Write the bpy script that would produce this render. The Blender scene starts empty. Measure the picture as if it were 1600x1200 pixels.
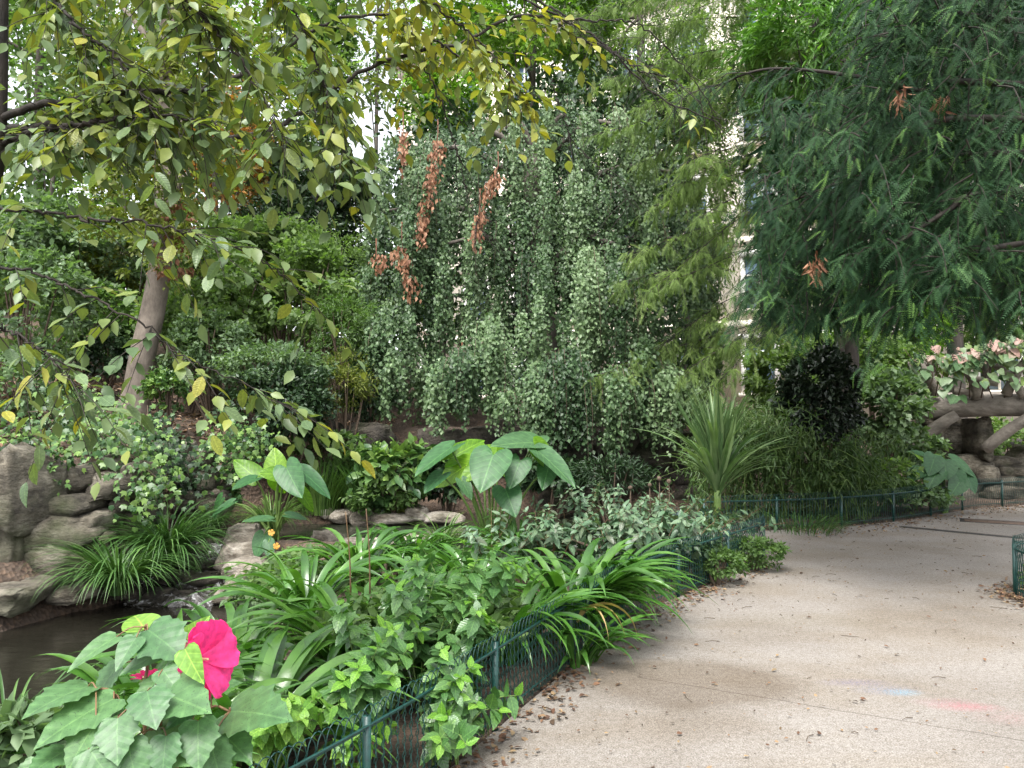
import bpy, bmesh, math, random
import numpy as np
from mathutils import Vector, Matrix, noise

SC = bpy.context.scene
COL = SC.collection
R = math.radians
RNG = np.random.default_rng(11)
random.seed(5)

# ------------------------------------------------------------------ camera
CAMZ = 1.6
FPX = 1208.0                      # focal length in pixels of the 1600 px wide picture
PITCH = math.atan(40 / FPX)
cam = bpy.data.cameras.new('camera')
cam.sensor_fit = 'HORIZONTAL'
cam.angle_x = 2 * math.atan(800 / FPX)
cam.clip_start = 0.05
cam.clip_end = 2000
camo = bpy.data.objects.new('camera', cam)
camo.location = (0, 0, CAMZ)
camo.rotation_euler = (R(90) + PITCH, 0, 0)
COL.objects.link(camo)
SC.camera = camo

# ------------------------------------------------------------------ sky and sun (bright overcast)
SUN_EL, SUN_AZ = R(62), R(200)     # azimuth clockwise from +Y
world = bpy.data.worlds.new('World')
SC.world = world
world.use_nodes = True
wn = world.node_tree
bg = wn.nodes['Background']
sky = wn.nodes.new('ShaderNodeTexSky')
sky.sky_type = 'NISHITA'
sky.sun_disc = False
sky.sun_elevation = SUN_EL
sky.sun_rotation = SUN_AZ
sky.air_density = 1.0
sky.dust_density = 3.0
hs = wn.nodes.new('ShaderNodeHueSaturation')     # cloud cover: the same sky, nearly colourless
hs.inputs['Saturation'].default_value = 0.22
wn.links.new(sky.outputs[0], hs.inputs['Color'])
wn.links.new(hs.outputs[0], bg.inputs['Color'])
bg.inputs['Strength'].default_value = 0.15
sun = bpy.data.lights.new('sun', 'SUN')
sun.energy = 1.5
sun.angle = R(25)
sun.color = (1.0, 0.97, 0.92)
suno = bpy.data.objects.new('sun', sun)
COL.objects.link(suno)
sd = Vector((math.sin(SUN_AZ) * math.cos(SUN_EL), math.cos(SUN_AZ) * math.cos(SUN_EL), math.sin(SUN_EL)))
suno.rotation_euler = (-sd).to_track_quat('-Z', 'Y').to_euler()
suno.location = sd * 40
SC.view_settings.view_transform = 'Standard'
SC.view_settings.look = 'None'
SC.view_settings.gamma = 1
SC.view_settings.exposure = 1.92
SC.render.engine = 'CYCLES'
SC.cycles.max_bounces = 8
SC.cycles.diffuse_bounces = 6
SC.cycles.transmission_bounces = 4

# ------------------------------------------------------------------ helpers
_cp, _sp = math.cos(PITCH), math.sin(PITCH)
def P(px, py, d):
    """world point seen at pixel (px, py) of the 1600x1200 picture, d metres ahead of the camera"""
    r, u = (px - 800) / FPX, (600 - py) / FPX
    vx, vy, vz = r, _cp - u * _sp, _sp + u * _cp
    t = d / vy
    return np.array((vx * t, d, CAMZ + vz * t))
def to_px(p):
    p = np.asarray(p, float)
    q = p - np.array((0, 0, CAMZ))
    f = q[..., 1] * _cp + q[..., 2] * _sp
    u = -q[..., 1] * _sp + q[..., 2] * _cp
    return 800 + FPX * q[..., 0] / f, 600 - FPX * u / f, f
def PL(lst):
    return np.array([P(*p) for p in lst])
def unit(v):
    v = np.asarray(v, float)
    return v / np.maximum(np.linalg.norm(v, axis=-1, keepdims=True), 1e-9)
def smooth01(a, b, x):
    t = np.clip((x - a) / (b - a), 0, 1)
    return t * t * (3 - 2 * t)
def spline(pts, n):
    p = np.asarray(pts, float)
    if len(p) < 3:
        t = np.linspace(0, 1, n)[:, None]
        return p[0] * (1 - t) + p[-1] * t
    q = np.vstack([2 * p[0] - p[1], p, 2 * p[-1] - p[-2]])
    m = len(p) - 1
    out = []
    for s in np.linspace(0, m - 1e-6, n):
        i = int(s); t = s - i
        a, b, c, d = q[i], q[i + 1], q[i + 2], q[i + 3]
        out.append(0.5 * (2 * b + (c - a) * t + (2 * a - 5 * b + 4 * c - d) * t * t + (3 * b - a - 3 * c + d) * t ** 3))
    return np.array(out)
def tube(pts, r0, r1=None, sides=6, cap=True):
    pts = np.asarray(pts, float)
    n = len(pts)
    r1 = r0 if r1 is None else r1
    rad = np.asarray(r0, float) if np.ndim(r0) else np.linspace(r0, r1, n)
    tan = unit(np.gradient(pts, axis=0))
    ref = np.array((0, 0, 1.0)) if abs(tan[0][2]) < 0.9 else np.array((1.0, 0, 0))
    a = unit(np.cross(tan, ref)); b = np.cross(tan, a)
    ang = np.linspace(0, 2 * math.pi, sides, endpoint=False)
    V = pts[:, None] + rad[:, None, None] * (np.cos(ang)[None, :, None] * a[:, None] + np.sin(ang)[None, :, None] * b[:, None])
    V = V.reshape(-1, 3)
    F = []
    for i in range(n - 1):
        for k in range(sides):
            k2 = (k + 1) % sides
            p, q, r, s = i * sides + k, i * sides + k2, (i + 1) * sides + k2, (i + 1) * sides + k
            F += [(p, q, r), (p, r, s)]
    if cap:
        for base, fl in ((0, 1), ((n - 1) * sides, 0)):
            for k in range(1, sides - 1):
                F.append((base, base + k + fl * 0 + (1 if fl else 0), base + k + (0 if fl else 1)))
    return V, np.array(F)
class Acc:
    """collects triangles for ONE mesh object"""
    def __init__(s): s.V, s.F, s.T, s.n = [], [], [], 0
    def add(s, V, F, t=0.5):
        V = np.asarray(V, float).reshape(-1, 3)
        s.V.append(V); s.F.append(np.asarray(F, int) + s.n)
        s.T.append(np.broadcast_to(np.asarray(t, float), (len(V),)).copy())
        s.n += len(V)
        return s
    def arrays(s): return np.vstack(s.V), np.vstack(s.F), np.concatenate(s.T)
def wl(o):
    v = Vector((0, 0, 0))
    while o is not None:
        v += o.location; o = o.parent
    return v
def make_mesh(name, V, F, tint=None, uv=None, smooth=True):
    me = bpy.data.meshes.new(name)
    V = np.asarray(V, np.float32); F = np.asarray(F, np.int32)
    me.vertices.add(len(V)); me.vertices.foreach_set('co', V.ravel())
    me.loops.add(len(F) * 3); me.loops.foreach_set('vertex_index', F.ravel())
    me.polygons.add(len(F)); me.polygons.foreach_set('loop_start', np.arange(0, len(F) * 3, 3, dtype=np.int32))
    me.polygons.foreach_set('loop_total', np.full(len(F), 3, np.int32))
    me.update(calc_edges=True)
    if smooth: me.polygons.foreach_set('use_smooth', np.ones(len(F), bool))
    if tint is not None:
        at = me.attributes.new('tint', 'FLOAT', 'POINT'); at.data.foreach_set('value', np.asarray(tint, np.float32))
    if uv is not None:
        ul = me.uv_layers.new(name='UVMap')
        ul.data.foreach_set('uv', np.asarray(uv, np.float32)[F.ravel()].ravel())
    return me
def obj(name, me, mat=None, parent=None):
    if mat is not None and len(me.materials) == 0: me.materials.append(mat)
    o = bpy.data.objects.new(name, me); COL.objects.link(o)
    if parent is not None: o.parent = parent
    return o
def mk(name, VFT, mat, parent=None, smooth=True, uv=None):
    """mesh object from world coordinates, as a child of parent when given"""
    if isinstance(VFT, Acc): VFT = VFT.arrays()
    V, F = VFT[0], VFT[1]
    T = VFT[2] if len(VFT) > 2 else None
    org = np.array(wl(parent)) if parent is not None else np.zeros(3)
    return obj(name, make_mesh(name, np.asarray(V) - org, F, T, uv, smooth), mat, parent)
def inst(name, me, M, parent):
    o = bpy.data.objects.new(name, me); COL.objects.link(o); o.parent = parent
    o.matrix_basis = Matrix.Translation(-wl(parent)) @ M
    return o
def frame(pos, y, z, s):
    y = unit(y); x = unit(np.cross(y, z)); z = np.cross(x, y)
    s = (s, s, s) if np.ndim(s) == 0 else s
    return Matrix(((x[0] * s[0], y[0] * s[1], z[0] * s[2], pos[0]), (x[1] * s[0], y[1] * s[1], z[1] * s[2], pos[1]),
                   (x[2] * s[0], y[2] * s[1], z[2] * s[2], pos[2]), (0, 0, 0, 1)))
def tag(o, label, cat, group=None):
    o['label'] = label; o['category'] = cat
    if group: o['group'] = group
    return o
def thing(name, label, cat, loc, group=None):
    o = bpy.data.objects.new(name, None); COL.objects.link(o)
    o.location = Vector([float(c) for c in loc]); o.empty_display_size = 0.2
    return tag(o, label, cat, group)
def stuff(o): o['kind'] = 'stuff'; return o
def struct(o): o['kind'] = 'structure'; return o
def scatter(T, pos, y, z, s, tint=None):
    """many copies of a template (verts, tris) as one triangle soup"""
    tv, tf = T[0], T[1]
    pos, y = np.asarray(pos, float), unit(y)
    n = len(pos)
    x = unit(np.cross(y, z)); z = np.cross(x, y)
    s = np.broadcast_to(np.asarray(s, float), (n,))
    V = pos[:, None] + s[:, None, None] * (tv[None, :, 0, None] * x[:, None] + tv[None, :, 1, None] * y[:, None] + tv[None, :, 2, None] * z[:, None])
    F = tf[None] + (np.arange(n) * len(tv))[:, None, None]
    tint = RNG.random(n) if tint is None else np.broadcast_to(tint, (n,))
    return V.reshape(-1, 3), F.reshape(-1, 3), np.repeat(tint, len(tv))
def rv(n, s=1.0): return RNG.normal(0, s, (n, 3))

# ------------------------------------------------------------------ leaf templates (base at origin, along +Y, face +Z)
def leaf_outline(out, cols=2, curl=0.15, fold=0.2, pleat=0.0, npl=7):
    out = np.array(out, float)
    V, UV, rows = [], [], []
    for (x, y) in out:
        ym = min(max(y, 0.0), 1.0)
        ids = {}
        for c in range(-cols, cols + 1):
            f = abs(c) / cols
            px, py = x * f * (1 if c > 0 else -1), ym + (y - ym) * f
            pz = fold * abs(px) - curl * (py ** 2 + 0.8 * px * px) + pleat * math.sin((py - 0.7 * abs(px)) * npl * 2 * math.pi) * f * (1 if f < 1 else 0.6)
            ids[c] = len(V); V.append((px, py, pz)); UV.append((px + 0.5, py))
        rows.append(ids)
    V = np.array(V); F = []
    for a, b in zip(rows[:-1], rows[1:]):
        for c in range(-cols, cols):
            q = (a[c], a[c + 1], b[c + 1], b[c])
            for t in ((q[0], q[1], q[2]), (q[0], q[2], q[3])):
                e = np.linalg.norm(np.cross(V[t[1]] - V[t[0]], V[t[2]] - V[t[0]]))
                if e > 1e-6: F.append(t)
    F = np.array(F)
    used, invv = np.unique(F.ravel(), return_inverse=True)
    return V[used], invv.reshape(-1, 3), np.array(UV)[used]
def ovate(n=7, w=0.27, peak=0.42, tip=1.0, teeth=0.0):
    o = [(0, 0)]
    for i in range(1, n):
        t = i / n
        a = (t / peak) ** 0.75 if t < peak else ((1 - t) / (1 - peak)) ** (0.85 * tip)
        o.append((w * math.sin(min(a, 1) * math.pi / 2) * (1 + (teeth if i % 2 else -teeth)), t))
    return o + [(0, 1)]
L2 = (np.array([(0, 0, 0), (.27, .42, .07), (0, 1, -.08), (-.27, .42, .07)]), np.array([(0, 1, 2), (0, 2, 3)]))
L2W = (np.array([(0, 0, 0), (.38, .45, .08), (0, 1, -.1), (-.38, .45, .08)]), np.array([(0, 1, 2), (0, 2, 3)]))
L2N = (np.array([(0, 0, 0), (.11, .4, .03), (0, 1, -.15), (-.11, .4, .03)]), np.array([(0, 1, 2), (0, 2, 3)]))
L6 = (np.array([(0, 0, 0), (.24, .28, .05), (.25, .58, .03), (0, 1, -.14), (-.25, .58, .03), (-.24, .28, .05), (0, .45, -.02)]),
      np.array([(0, 1, 6), (1, 2, 6), (2, 3, 6), (3, 4, 6), (4, 5, 6), (5, 0, 6)]))
def lobed():
    o = [(0, 0)]; V = []; F = []
    k = 5
    for i in range(k):      # palmate five-lobed ivy / maple leaf as a star fan
        a = R(-110 + 220 * i / (k - 1)); l = (.55, .75, 1, .75, .55)[i]
        V.append((math.sin(a) * l * .8, .25 + math.cos(a) * l * .75, -.06))
        if i < k - 1:
            b = a + R(27); V.append((math.sin(b) * .38, .25 + math.cos(b) * .38, .03))
    V = [(0, .18, .03)] + V + [(0, 0, 0)]
    F = [(0, i + 1, i) for i in range(1, len(V) - 1)] + [(0, 1, len(V) - 1)]
    return np.array(V), np.array(F)
LIVY = lobed()
def frond_template(n=9, ln=.34, ang=60, droop=.25, w=.022):
    V, F = [], []
    for i in range(n):
        t = (i + .5) / n
        l = ln * (1 - .55 * t) * (.6 + .4 * min(1, t * 4))
        for s in (-1, 1):
            a = R(ang)
            b = len(V)
            V += [(0, t - w, -droop * t * t), (0, t + w, -droop * t * t), (s * math.sin(a) * l, t + math.cos(a) * l, -droop * t * t - .05 * l)]
            F.append((b, b + 1, b + 2))
    b = len(V); V += [(-.012, 0, 0), (.012, 0, 0), (0, 1, -droop)]; F.append((b, b + 1, b + 2))
    return np.array(V), np.array(F)
FROND = frond_template(10, .28, 55, .25, .03)
SPRIG = frond_template(10, .21, 58, .15, .026)

# ------------------------------------------------------------------ materials
MATS = {}
def nt(name):
    m = bpy.data.materials.new(name); m.use_nodes = True
    t = m.node_tree; return m, t, t.nodes['Principled BSDF']
def node(t, kind, **kw):
    n = t.nodes.new(kind)
    for k, v in kw.items():
        if k in n.inputs: n.inputs[k].default_value = v
        else: setattr(n, k, v)
    return n
def ramp(t, stops):
    n = t.nodes.new('ShaderNodeValToRGB'); e = n.color_ramp.elements
    while len(e) < len(stops): e.new(0.5)
    for i, (p, c) in enumerate(stops):
        e[i].position = p; e[i].color = (*c, 1)
    return n
def leafmat(name, cols, rough=.42, trans=.28, rnd='tint', veins=0, vein_col=(1.9, 1.7, 1.5), spots=0.0, spec=.3, glow=(1.25, 1.5, .55)):
    """cols: base colours spread over the random value; veins: number of side veins (needs UVs)"""
    m, t, p = nt(name); L = t.links.new
    if rnd == 'tint':
        a = node(t, 'ShaderNodeAttribute', attribute_name='tint'); val = a.outputs['Fac']
    else:
        a = node(t, 'ShaderNodeObjectInfo'); val = a.outputs['Random']
    rp = ramp(t, [(i / max(1, len(cols) - 1), c) for i, c in enumerate(cols)])
    L(val, rp.inputs[0]); col = rp.outputs[0]
    tc = node(t, 'ShaderNodeTexCoord')
    nz = node(t, 'ShaderNodeTexNoise', Scale=14.0 if rnd == 'tint' else 7.0, Detail=3.0)
    L(tc.outputs['Object'], nz.inputs['Vector'])
    mx = node(t, 'ShaderNodeMix', data_type='RGBA', blend_type='MULTIPLY')
    r2 = ramp(t, [(.3, (.72, .74, .7)), (.7, (1.2, 1.18, 1.1))]); L(nz.outputs[0], r2.inputs[0])
    mx.inputs[0].default_value = 1; L(col, mx.inputs[6]); L(r2.outputs[0], mx.inputs[7]); col = mx.outputs[2]
    if veins:
        sx = node(t, 'ShaderNodeSeparateXYZ'); L(tc.outputs['UV'], sx.inputs[0])
        def M(op, a, b=None):
            n = t.nodes.new('ShaderNodeMath'); n.operation = op
            for i, v in enumerate((a, b)):
                if v is None: continue
                if isinstance(v, (int, float)): n.inputs[i].default_value = v
                else: L(v, n.inputs[i])
            return n.outputs[0]
        ax = M('ABSOLUTE', M('SUBTRACT', sx.outputs[0], .5))
        ph = M('FRACT', M('MULTIPLY', M('SUBTRACT', sx.outputs[1], M('MULTIPLY', ax, .75)), float(veins)))
        side = M('LESS_THAN', M('ABSOLUTE', M('SUBTRACT', ph, .5)), .07)
        mid = M('LESS_THAN', ax, .014)
        v = M('MAXIMUM', M('MULTIPLY', side, .45), mid)
        mv = node(t, 'ShaderNodeMix', data_type='RGBA'); L(v, mv.inputs[0]); L(col, mv.inputs[6])
        lt = node(t, 'ShaderNodeMix', data_type='RGBA', blend_type='MULTIPLY'); lt.inputs[0].default_value = 1
        L(col, lt.inputs[6]); lt.inputs[7].default_value = (*vein_col, 1); L(lt.outputs[2], mv.inputs[7]); col = mv.outputs[2]
        bp = node(t, 'ShaderNodeBump', Strength=.35, Distance=.004)
        L(M('ABSOLUTE', M('SUBTRACT', ph, .5)), bp.inputs['Height']); L(bp.outputs[0], p.inputs['Normal'])
    if spots:
        vz = node(t, 'ShaderNodeTexNoise', Scale=55.0, Detail=1.0); L(tc.outputs['Object'], vz.inputs['Vector'])
        r3 = ramp(t, [(.66, (0, 0, 0)), (.72, (1, 1, 1))]); L(vz.outputs[0], r3.inputs[0])
        ms = node(t, 'ShaderNodeMix', data_type='RGBA'); L(r3.outputs[0], ms.inputs[0]); L(col, ms.inputs[6]); ms.inputs[7].default_value = (.02, .03, .02, 1)
        col = ms.outputs[2]
    L(col, p.inputs['Base Color'])
    p.inputs['Roughness'].default_value = rough
    p.inputs['Specular IOR Level'].default_value = spec
    tr = node(t, 'ShaderNodeBsdfTranslucent')
    g = node(t, 'ShaderNodeMix', data_type='RGBA', blend_type='MULTIPLY'); g.inputs[0].default_value = 1
    L(col, g.inputs[6]); g.inputs[7].default_value = (*glow, 1); L(g.outputs[2], tr.inputs[0])
    ms = node(t, 'ShaderNodeMixShader'); ms.inputs[0].default_value = trans
    L(p.outputs[0], ms.inputs[1]); L(tr.outputs[0], ms.inputs[2])
    L(ms.outputs[0], t.nodes['Material Output'].inputs[0])
    MATS[name] = m
    return m
def roughmat(name, stops, scale=4.0, rough=.85, bump=.3, bdist=.02, detail=8.0, coord='Object', stretch=(1, 1, 1), spec=.3):
    m, t, p = nt(name); L = t.links.new
    tc = node(t, 'ShaderNodeTexCoord'); mp = node(t, 'ShaderNodeMapping'); mp.inputs['Scale'].default_value = stretch
    L(tc.outputs[coord], mp.inputs[0])
    nz = node(t, 'ShaderNodeTexNoise', Scale=scale, Detail=detail, Roughness=.65); L(mp.outputs[0], nz.inputs['Vector'])
    rp = ramp(t, stops); L(nz.outputs[0], rp.inputs[0]); L(rp.outputs[0], p.inputs['Base Color'])
    p.inputs['Roughness'].default_value = rough; p.inputs['Specular IOR Level'].default_value = spec
    n2 = node(t, 'ShaderNodeTexNoise', Scale=scale * 5, Detail=6.0, Roughness=.7); L(mp.outputs[0], n2.inputs['Vector'])
    bp = node(t, 'ShaderNodeBump', Strength=bump, Distance=bdist); L(n2.outputs[0], bp.inputs['Height']); L(bp.outputs[0], p.inputs['Normal'])
    MATS[name] = m
    return m

M_BARK_DARK = roughmat('bark_dark', [(.35, (.012, .010, .008)), (.65, (.035, .028, .022))], 18, .8, .5, .01, stretch=(1, 1, .3))
M_BARK = roughmat('bark_grey', [(.3, (.05, .043, .036)), (.7, (.15, .13, .11))], 9, .9, .6, .015, stretch=(1, 1, .35))
M_BARK_PALE = roughmat('bark_pale', [(.3, (.075, .062, .05)), (.7, (.20, .168, .138))], 8, .9, .5, .015, stretch=(1, 1, .5))
M_TWIG = roughmat('twig', [(.3, (.05, .035, .025)), (.7, (.11, .08, .055))], 20, .8, .2)
M_STEM = roughmat('stem_green', [(.3, (.07, .12, .03)), (.7, (.13, .20, .05))], 12, .5, .1)
M_STEM_RED = roughmat('stem_red', [(.3, (.10, .055, .035)), (.7, (.18, .11, .05))], 12, .5, .1)
M_FENCE = roughmat('fence_green', [(.35, (.003, .028, .023)), (.65, (.007, .052, .043))], 30, .42, .15, .002, spec=.5)
M_SOIL = roughmat('soil', [(.3, (.03, .022, .016)), (.7, (.085, .062, .045))], 6, .95, .8, .03)
M_LITTER = leafmat('litter', [(.05, .03, .02), (.16, .09, .055), (.28, .19, .13), (.36, .26, .19), (.12, .05, .03)], .7, .05)
M_RED_LITTER = leafmat('path_litter', [(.03, .02, .014), (.09, .045, .028), (.14, .075, .045), (.24, .17, .10), (.05, .03, .02)], .75, .05)

# ------------------------------------------------------------------ the setting: ground, path, water
def poly_sdf(X, Y, poly):
    """signed distance, positive inside"""
    p = np.asarray(poly, float); q = np.roll(p, -1, axis=0)
    d = np.full(X.shape, 1e9); inside = np.zeros(X.shape, bool)
    for (x0, y0), (x1, y1) in zip(p, q):
        ex, ey = x1 - x0, y1 - y0
        t = np.clip(((X - x0) * ex + (Y - y0) * ey) / (ex * ex + ey * ey + 1e-12), 0, 1)
        d = np.minimum(d, np.hypot(X - x0 - t * ex, Y - y0 - t * ey))
        c = (y0 > Y) != (y1 > Y)
        with np.errstate(divide='ignore', invalid='ignore'):
            xi = x0 + (Y - y0) * ex / (ey if abs(ey) > 1e-9 else 1e-9)
        inside ^= c & (X < xi)
    return np.where(inside, d, -d)
FENCE = spline([(-2.2, -.2), (-1.35, 1.6), (-.76, 2.6), (-.325, 3.41), (.24, 4.6), (.95, 6.04), (1.57, 6.84), (2.6, 8.14)], 60)
FAR_FENCE = spline([(2.5, 10.1), (3.6, 10.35), (4.4, 10.6), (5.6, 11.2), (7.4, 12.5), (8.7, 13.1), (12, 15)], 60)
PATH = [tuple(p) for p in FENCE] + [(2.72, 8.35), (2.5, 8.8), (2.2, 9.3)] + [tuple(p) for p in FAR_FENCE] + \
       [(30, 24), (30, 9.2), (9, 9.0), (6.2, 8.0), (5.0, 7.3), (4.5, 6.95), (4.28, 6.6), (4.22, 6.2), (4.3, 5.2), (4.6, 3), (5, -4), (-4, -4)]
HIGH = [(-60, 6.0), (-9, 7.7), (-6.6, 8.7), (-5.0, 9.1), (-4.6, 9.8), (-4.6, 11.0), (-3.2, 12.4), (-1.8, 13.0), (2, 13.4), (4.2, 13.2), (5.2, 14.6), (5.2, 160), (-60, 160)]
POOL = [(-12, 1.5), (-12, 6.6), (-6.5, 6.9), (-4.95, 7.2), (-4.55, 8.2), (-3.6, 8.8), (-2.9, 8.5), (-2.6, 7.5), (-2.35, 6), (-2.3, 4), (-2.7, 2.4), (-4, 1.2)]
POND = [(-4.35, 10.2), (-4.3, 10.8), (-3, 11.5), (-1.4, 11.7), (-.9, 12.6), (2.6, 12.9), (2.8, 11.5), (1.2, 10.2), (-.2, 9.3), (-2.2, 9.55), (-3.1, 10.1)]
CHAN = [(-4.4, 10.4), (-4.25, 8.5), (-3.2, 8.5), (-3.5, 10.4)]
def ground_z(X, Y):
    X, Y = np.asarray(X, float), np.asarray(Y, float)
    X, Y = np.broadcast_arrays(X, Y)
    z = .03 + .03 * np.sin(X * 2.1 + 1.3 * np.sin(Y * 1.7)) + .02 * np.sin(Y * 4.3 + X * 3.1)
    s = poly_sdf(X, Y, HIGH)
    left = 1 - smooth01(-4.5, 0.5, X)
    rise = (.85 * left + 1.25 * (1 - left)) * smooth01(-.15, .5, s)
    slope = .27 * left + .035 * (1 - left)
    hi = np.clip(s, 0, 16)
    rough = .07 * np.sin(X * 1.9 + Y * .7) * np.sin(Y * 1.6 - X * .8) * smooth01(.3, 2, s)
    z = z + np.where(s > -.2, rise + slope * hi + rough, 0)
    sp = poly_sdf(X, Y, POOL); w = smooth01(-.75, .35, sp); z = z * (1 - w) + (-.95) * w
    sp = poly_sdf(X, Y, POND); w = smooth01(-.5, .3, sp); z = z * (1 - w) + (-.55) * w
    sp = poly_sdf(X, Y, CHAN); w = smooth01(-.25, .1, sp); z = z * (1 - w) + (-.35 + (np.clip(Y, 8.5, 10.4) - 10.4) * .3) * w
    sp = poly_sdf(X, Y, PATH); w = smooth01(-.12, -.02, sp); z = z * (1 - w) + (-.03) * w
    return z
def gz(x, y): return float(ground_z(np.array([x]), np.array([y]))[0])

def axis(lo, hi, flo, fhi, step, nfar):
    core = np.arange(flo, fhi + 1e-6, step)
    a = flo - np.geomspace(step, flo - lo, nfar)[::-1]
    b = fhi + np.geomspace(step, hi - fhi, nfar)
    return np.concatenate([a, core, b])
gx = axis(-400, 400, -10, 10, .125, 26); gy = axis(-200, 800, -1, 17, .125, 30)
GX, GY = np.meshgrid(gx, gy)
GZ = ground_z(GX, GY)
V = np.stack([GX, GY, GZ], -1).reshape(-1, 3)
ii = np.arange(len(gx) * len(gy)).reshape(len(gy), len(gx))
a, b, c, d = ii[:-1, :-1].ravel(), ii[:-1, 1:].ravel(), ii[1:, 1:].ravel(), ii[1:, :-1].ravel()
F = np.concatenate([np.stack([a, b, c], 1), np.stack([a, c, d], 1)])
m, t, p = nt('ground_soil'); L = t.links.new
tc = node(t, 'ShaderNodeTexCoord')
n1 = node(t, 'ShaderNodeTexNoise', Scale=1.3, Detail=8.0, Roughness=.6); L(tc.outputs['Object'], n1.inputs['Vector'])
n2 = node(t, 'ShaderNodeTexVoronoi', Scale=22.0); L(tc.outputs['Object'], n2.inputs['Vector'])
r1 = ramp(t, [(.3, (.028, .020, .014)), (.5, (.065, .045, .032)), (.7, (.12, .085, .06))]); L(n1.outputs[0], r1.inputs[0])
r2 = ramp(t, [(0, (.5, .45, .4)), (.5, (1, 1, 1)), (1, (1.5, 1.35, 1.2))]); L(n2.outputs['Color'], r2.inputs[0])
mx = node(t, 'ShaderNodeMix', data_type='RGBA', blend_type='MULTIPLY'); mx.inputs[0].default_value = 1
L(r1.outputs[0], mx.inputs[6]); L(r2.outputs[0], mx.inputs[7]); L(mx.outputs[2], p.inputs['Base Color'])
p.inputs['Roughness'].default_value = .95
bp = node(t, 'ShaderNodeBump', Strength=.8, Distance=.03); L(n2.outputs['Distance'], bp.inputs['Height']); L(bp.outputs[0], p.inputs['Normal'])
struct(mk('ground', (V, F), m))

def flat_poly(poly, z):
    from mathutils.geometry import tessellate_polygon
    pts = [Vector((x, y, z)) for x, y in poly]
    tris = tessellate_polygon([pts])
    V = np.array([tuple(q) for q in pts]); F = np.array(tris)
    n = np.cross(V[F[:, 1]] - V[F[:, 0]], V[F[:, 2]] - V[F[:, 0]])
    F[n[:, 2] < 0] = F[n[:, 2] < 0][:, ::-1]
    return V, F

# sandy path: grit, damp patches, trodden dirt, a hairline joint and a smear of coloured chalk
m, t, p = nt('path_sand'); L = t.links.new
tc = node(t, 'ShaderNodeTexCoord'); O = tc.outputs['Object']
def nz_(scale, detail=4.0, rough=.6, vec=None):
    n = node(t, 'ShaderNodeTexNoise', Scale=scale, Detail=detail, Roughness=rough); L(vec or O, n.inputs['Vector']); return n.outputs[0]
def mul_(a, b, f=1.0, mode='MULTIPLY'):
    n = node(t, 'ShaderNodeMix', data_type='RGBA', blend_type=mode)
    for i, v in ((0, f), (6, a), (7, b)):
        if hasattr(v, 'is_linked'): L(v, n.inputs[i])
        elif isinstance(v, (int, float)): n.inputs[i].default_value = v
        else: n.inputs[i].default_value = (*v, 1)
    return n.outputs[2]
def ramp_(v, stops):
    r = ramp(t, stops); L(v, r.inputs[0]); return r.outputs[0]
def m_(op, a, b=None, c=None):
    n = t.nodes.new('ShaderNodeMath'); n.operation = op
    for i, v in enumerate((a, b, c)):
        if v is None: continue
        if isinstance(v, (int, float)): n.inputs[i].default_value = v
        else: L(v, n.inputs[i])
    return n.outputs[0]
col = ramp_(nz_(.9, 6.0), [(.3, (.168, .153, .136)), (.5, (.198, .182, .164)), (.72, (.228, .212, .192))])
col = mul_(col, ramp_(nz_(130, 2.0, .7), [(.32, (.5, .48, .46)), (.5, (1, 1, 1)), (.68, (1.45, 1.45, 1.45))]))
col = mul_(col, ramp_(nz_(34, 3.0, .7), [(.36, (.80, .78, .75)), (.6, (1.06, 1.06, 1.06))]))
mp = node(t, 'ShaderNodeMapping'); mp.inputs['Scale'].default_value = (.8, 1.2, 1); mp.inputs['Rotation'].default_value = (0, 0, R(-14)); L(O, mp.inputs[0])
col = mul_(col, ramp_(nz_(1.1, 6.0, .62, mp.outputs[0]), [(.38, (.87, .83, .77)), (.58, (1, 1, 1))]))
sx = node(t, 'ShaderNodeSeparateXYZ'); L(O, sx.inputs[0]); X_, Y_ = sx.outputs[0], sx.outputs[1]
wob = m_('MULTIPLY', m_('SUBTRACT', nz_(2.2, 5.0), .5), .9)
def blob(cx, cy, rx, ry, soft, w=1.0):
    dx = m_('DIVIDE', m_('SUBTRACT', X_, cx), rx); dy = m_('DIVIDE', m_('SUBTRACT', Y_, cy), ry)
    r = m_('SQRT', m_('ADD', m_('MULTIPLY', dx, dx), m_('MULTIPLY', dy, dy)))
    r = m_('ADD', r, m_('MULTIPLY', wob, w))
    return m_('SUBTRACT', 1.0, m_('SMOOTHSTEP', r, 1 - soft, 1 + soft) if False else m_('MINIMUM', 1.0, m_('MAXIMUM', 0.0, m_('DIVIDE', m_('SUBTRACT', r, 1 - soft), 2 * soft))))
for (cx, cy, rx, ry, sf, cc, f) in [(1.05, 4.6, .62, .40, .22, (.66, .61, .55), 1.3), (.95, 4.0, .35, .22, .4, (.72, .66, .58), .7),
                                    (2.2, 5.9, .7, .22, .6, (.72, .68, .58), .6), (3.6, 6.0, .9, .7, .6, (.76, .72, .66), .7), (3.3, 8.6, 1.4, .5, .6, (.8, .76, .7), .7)]:
    col = mul_(col, cc, m_('MULTIPLY', blob(cx, cy, rx, ry, sf), f * .7))
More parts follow.
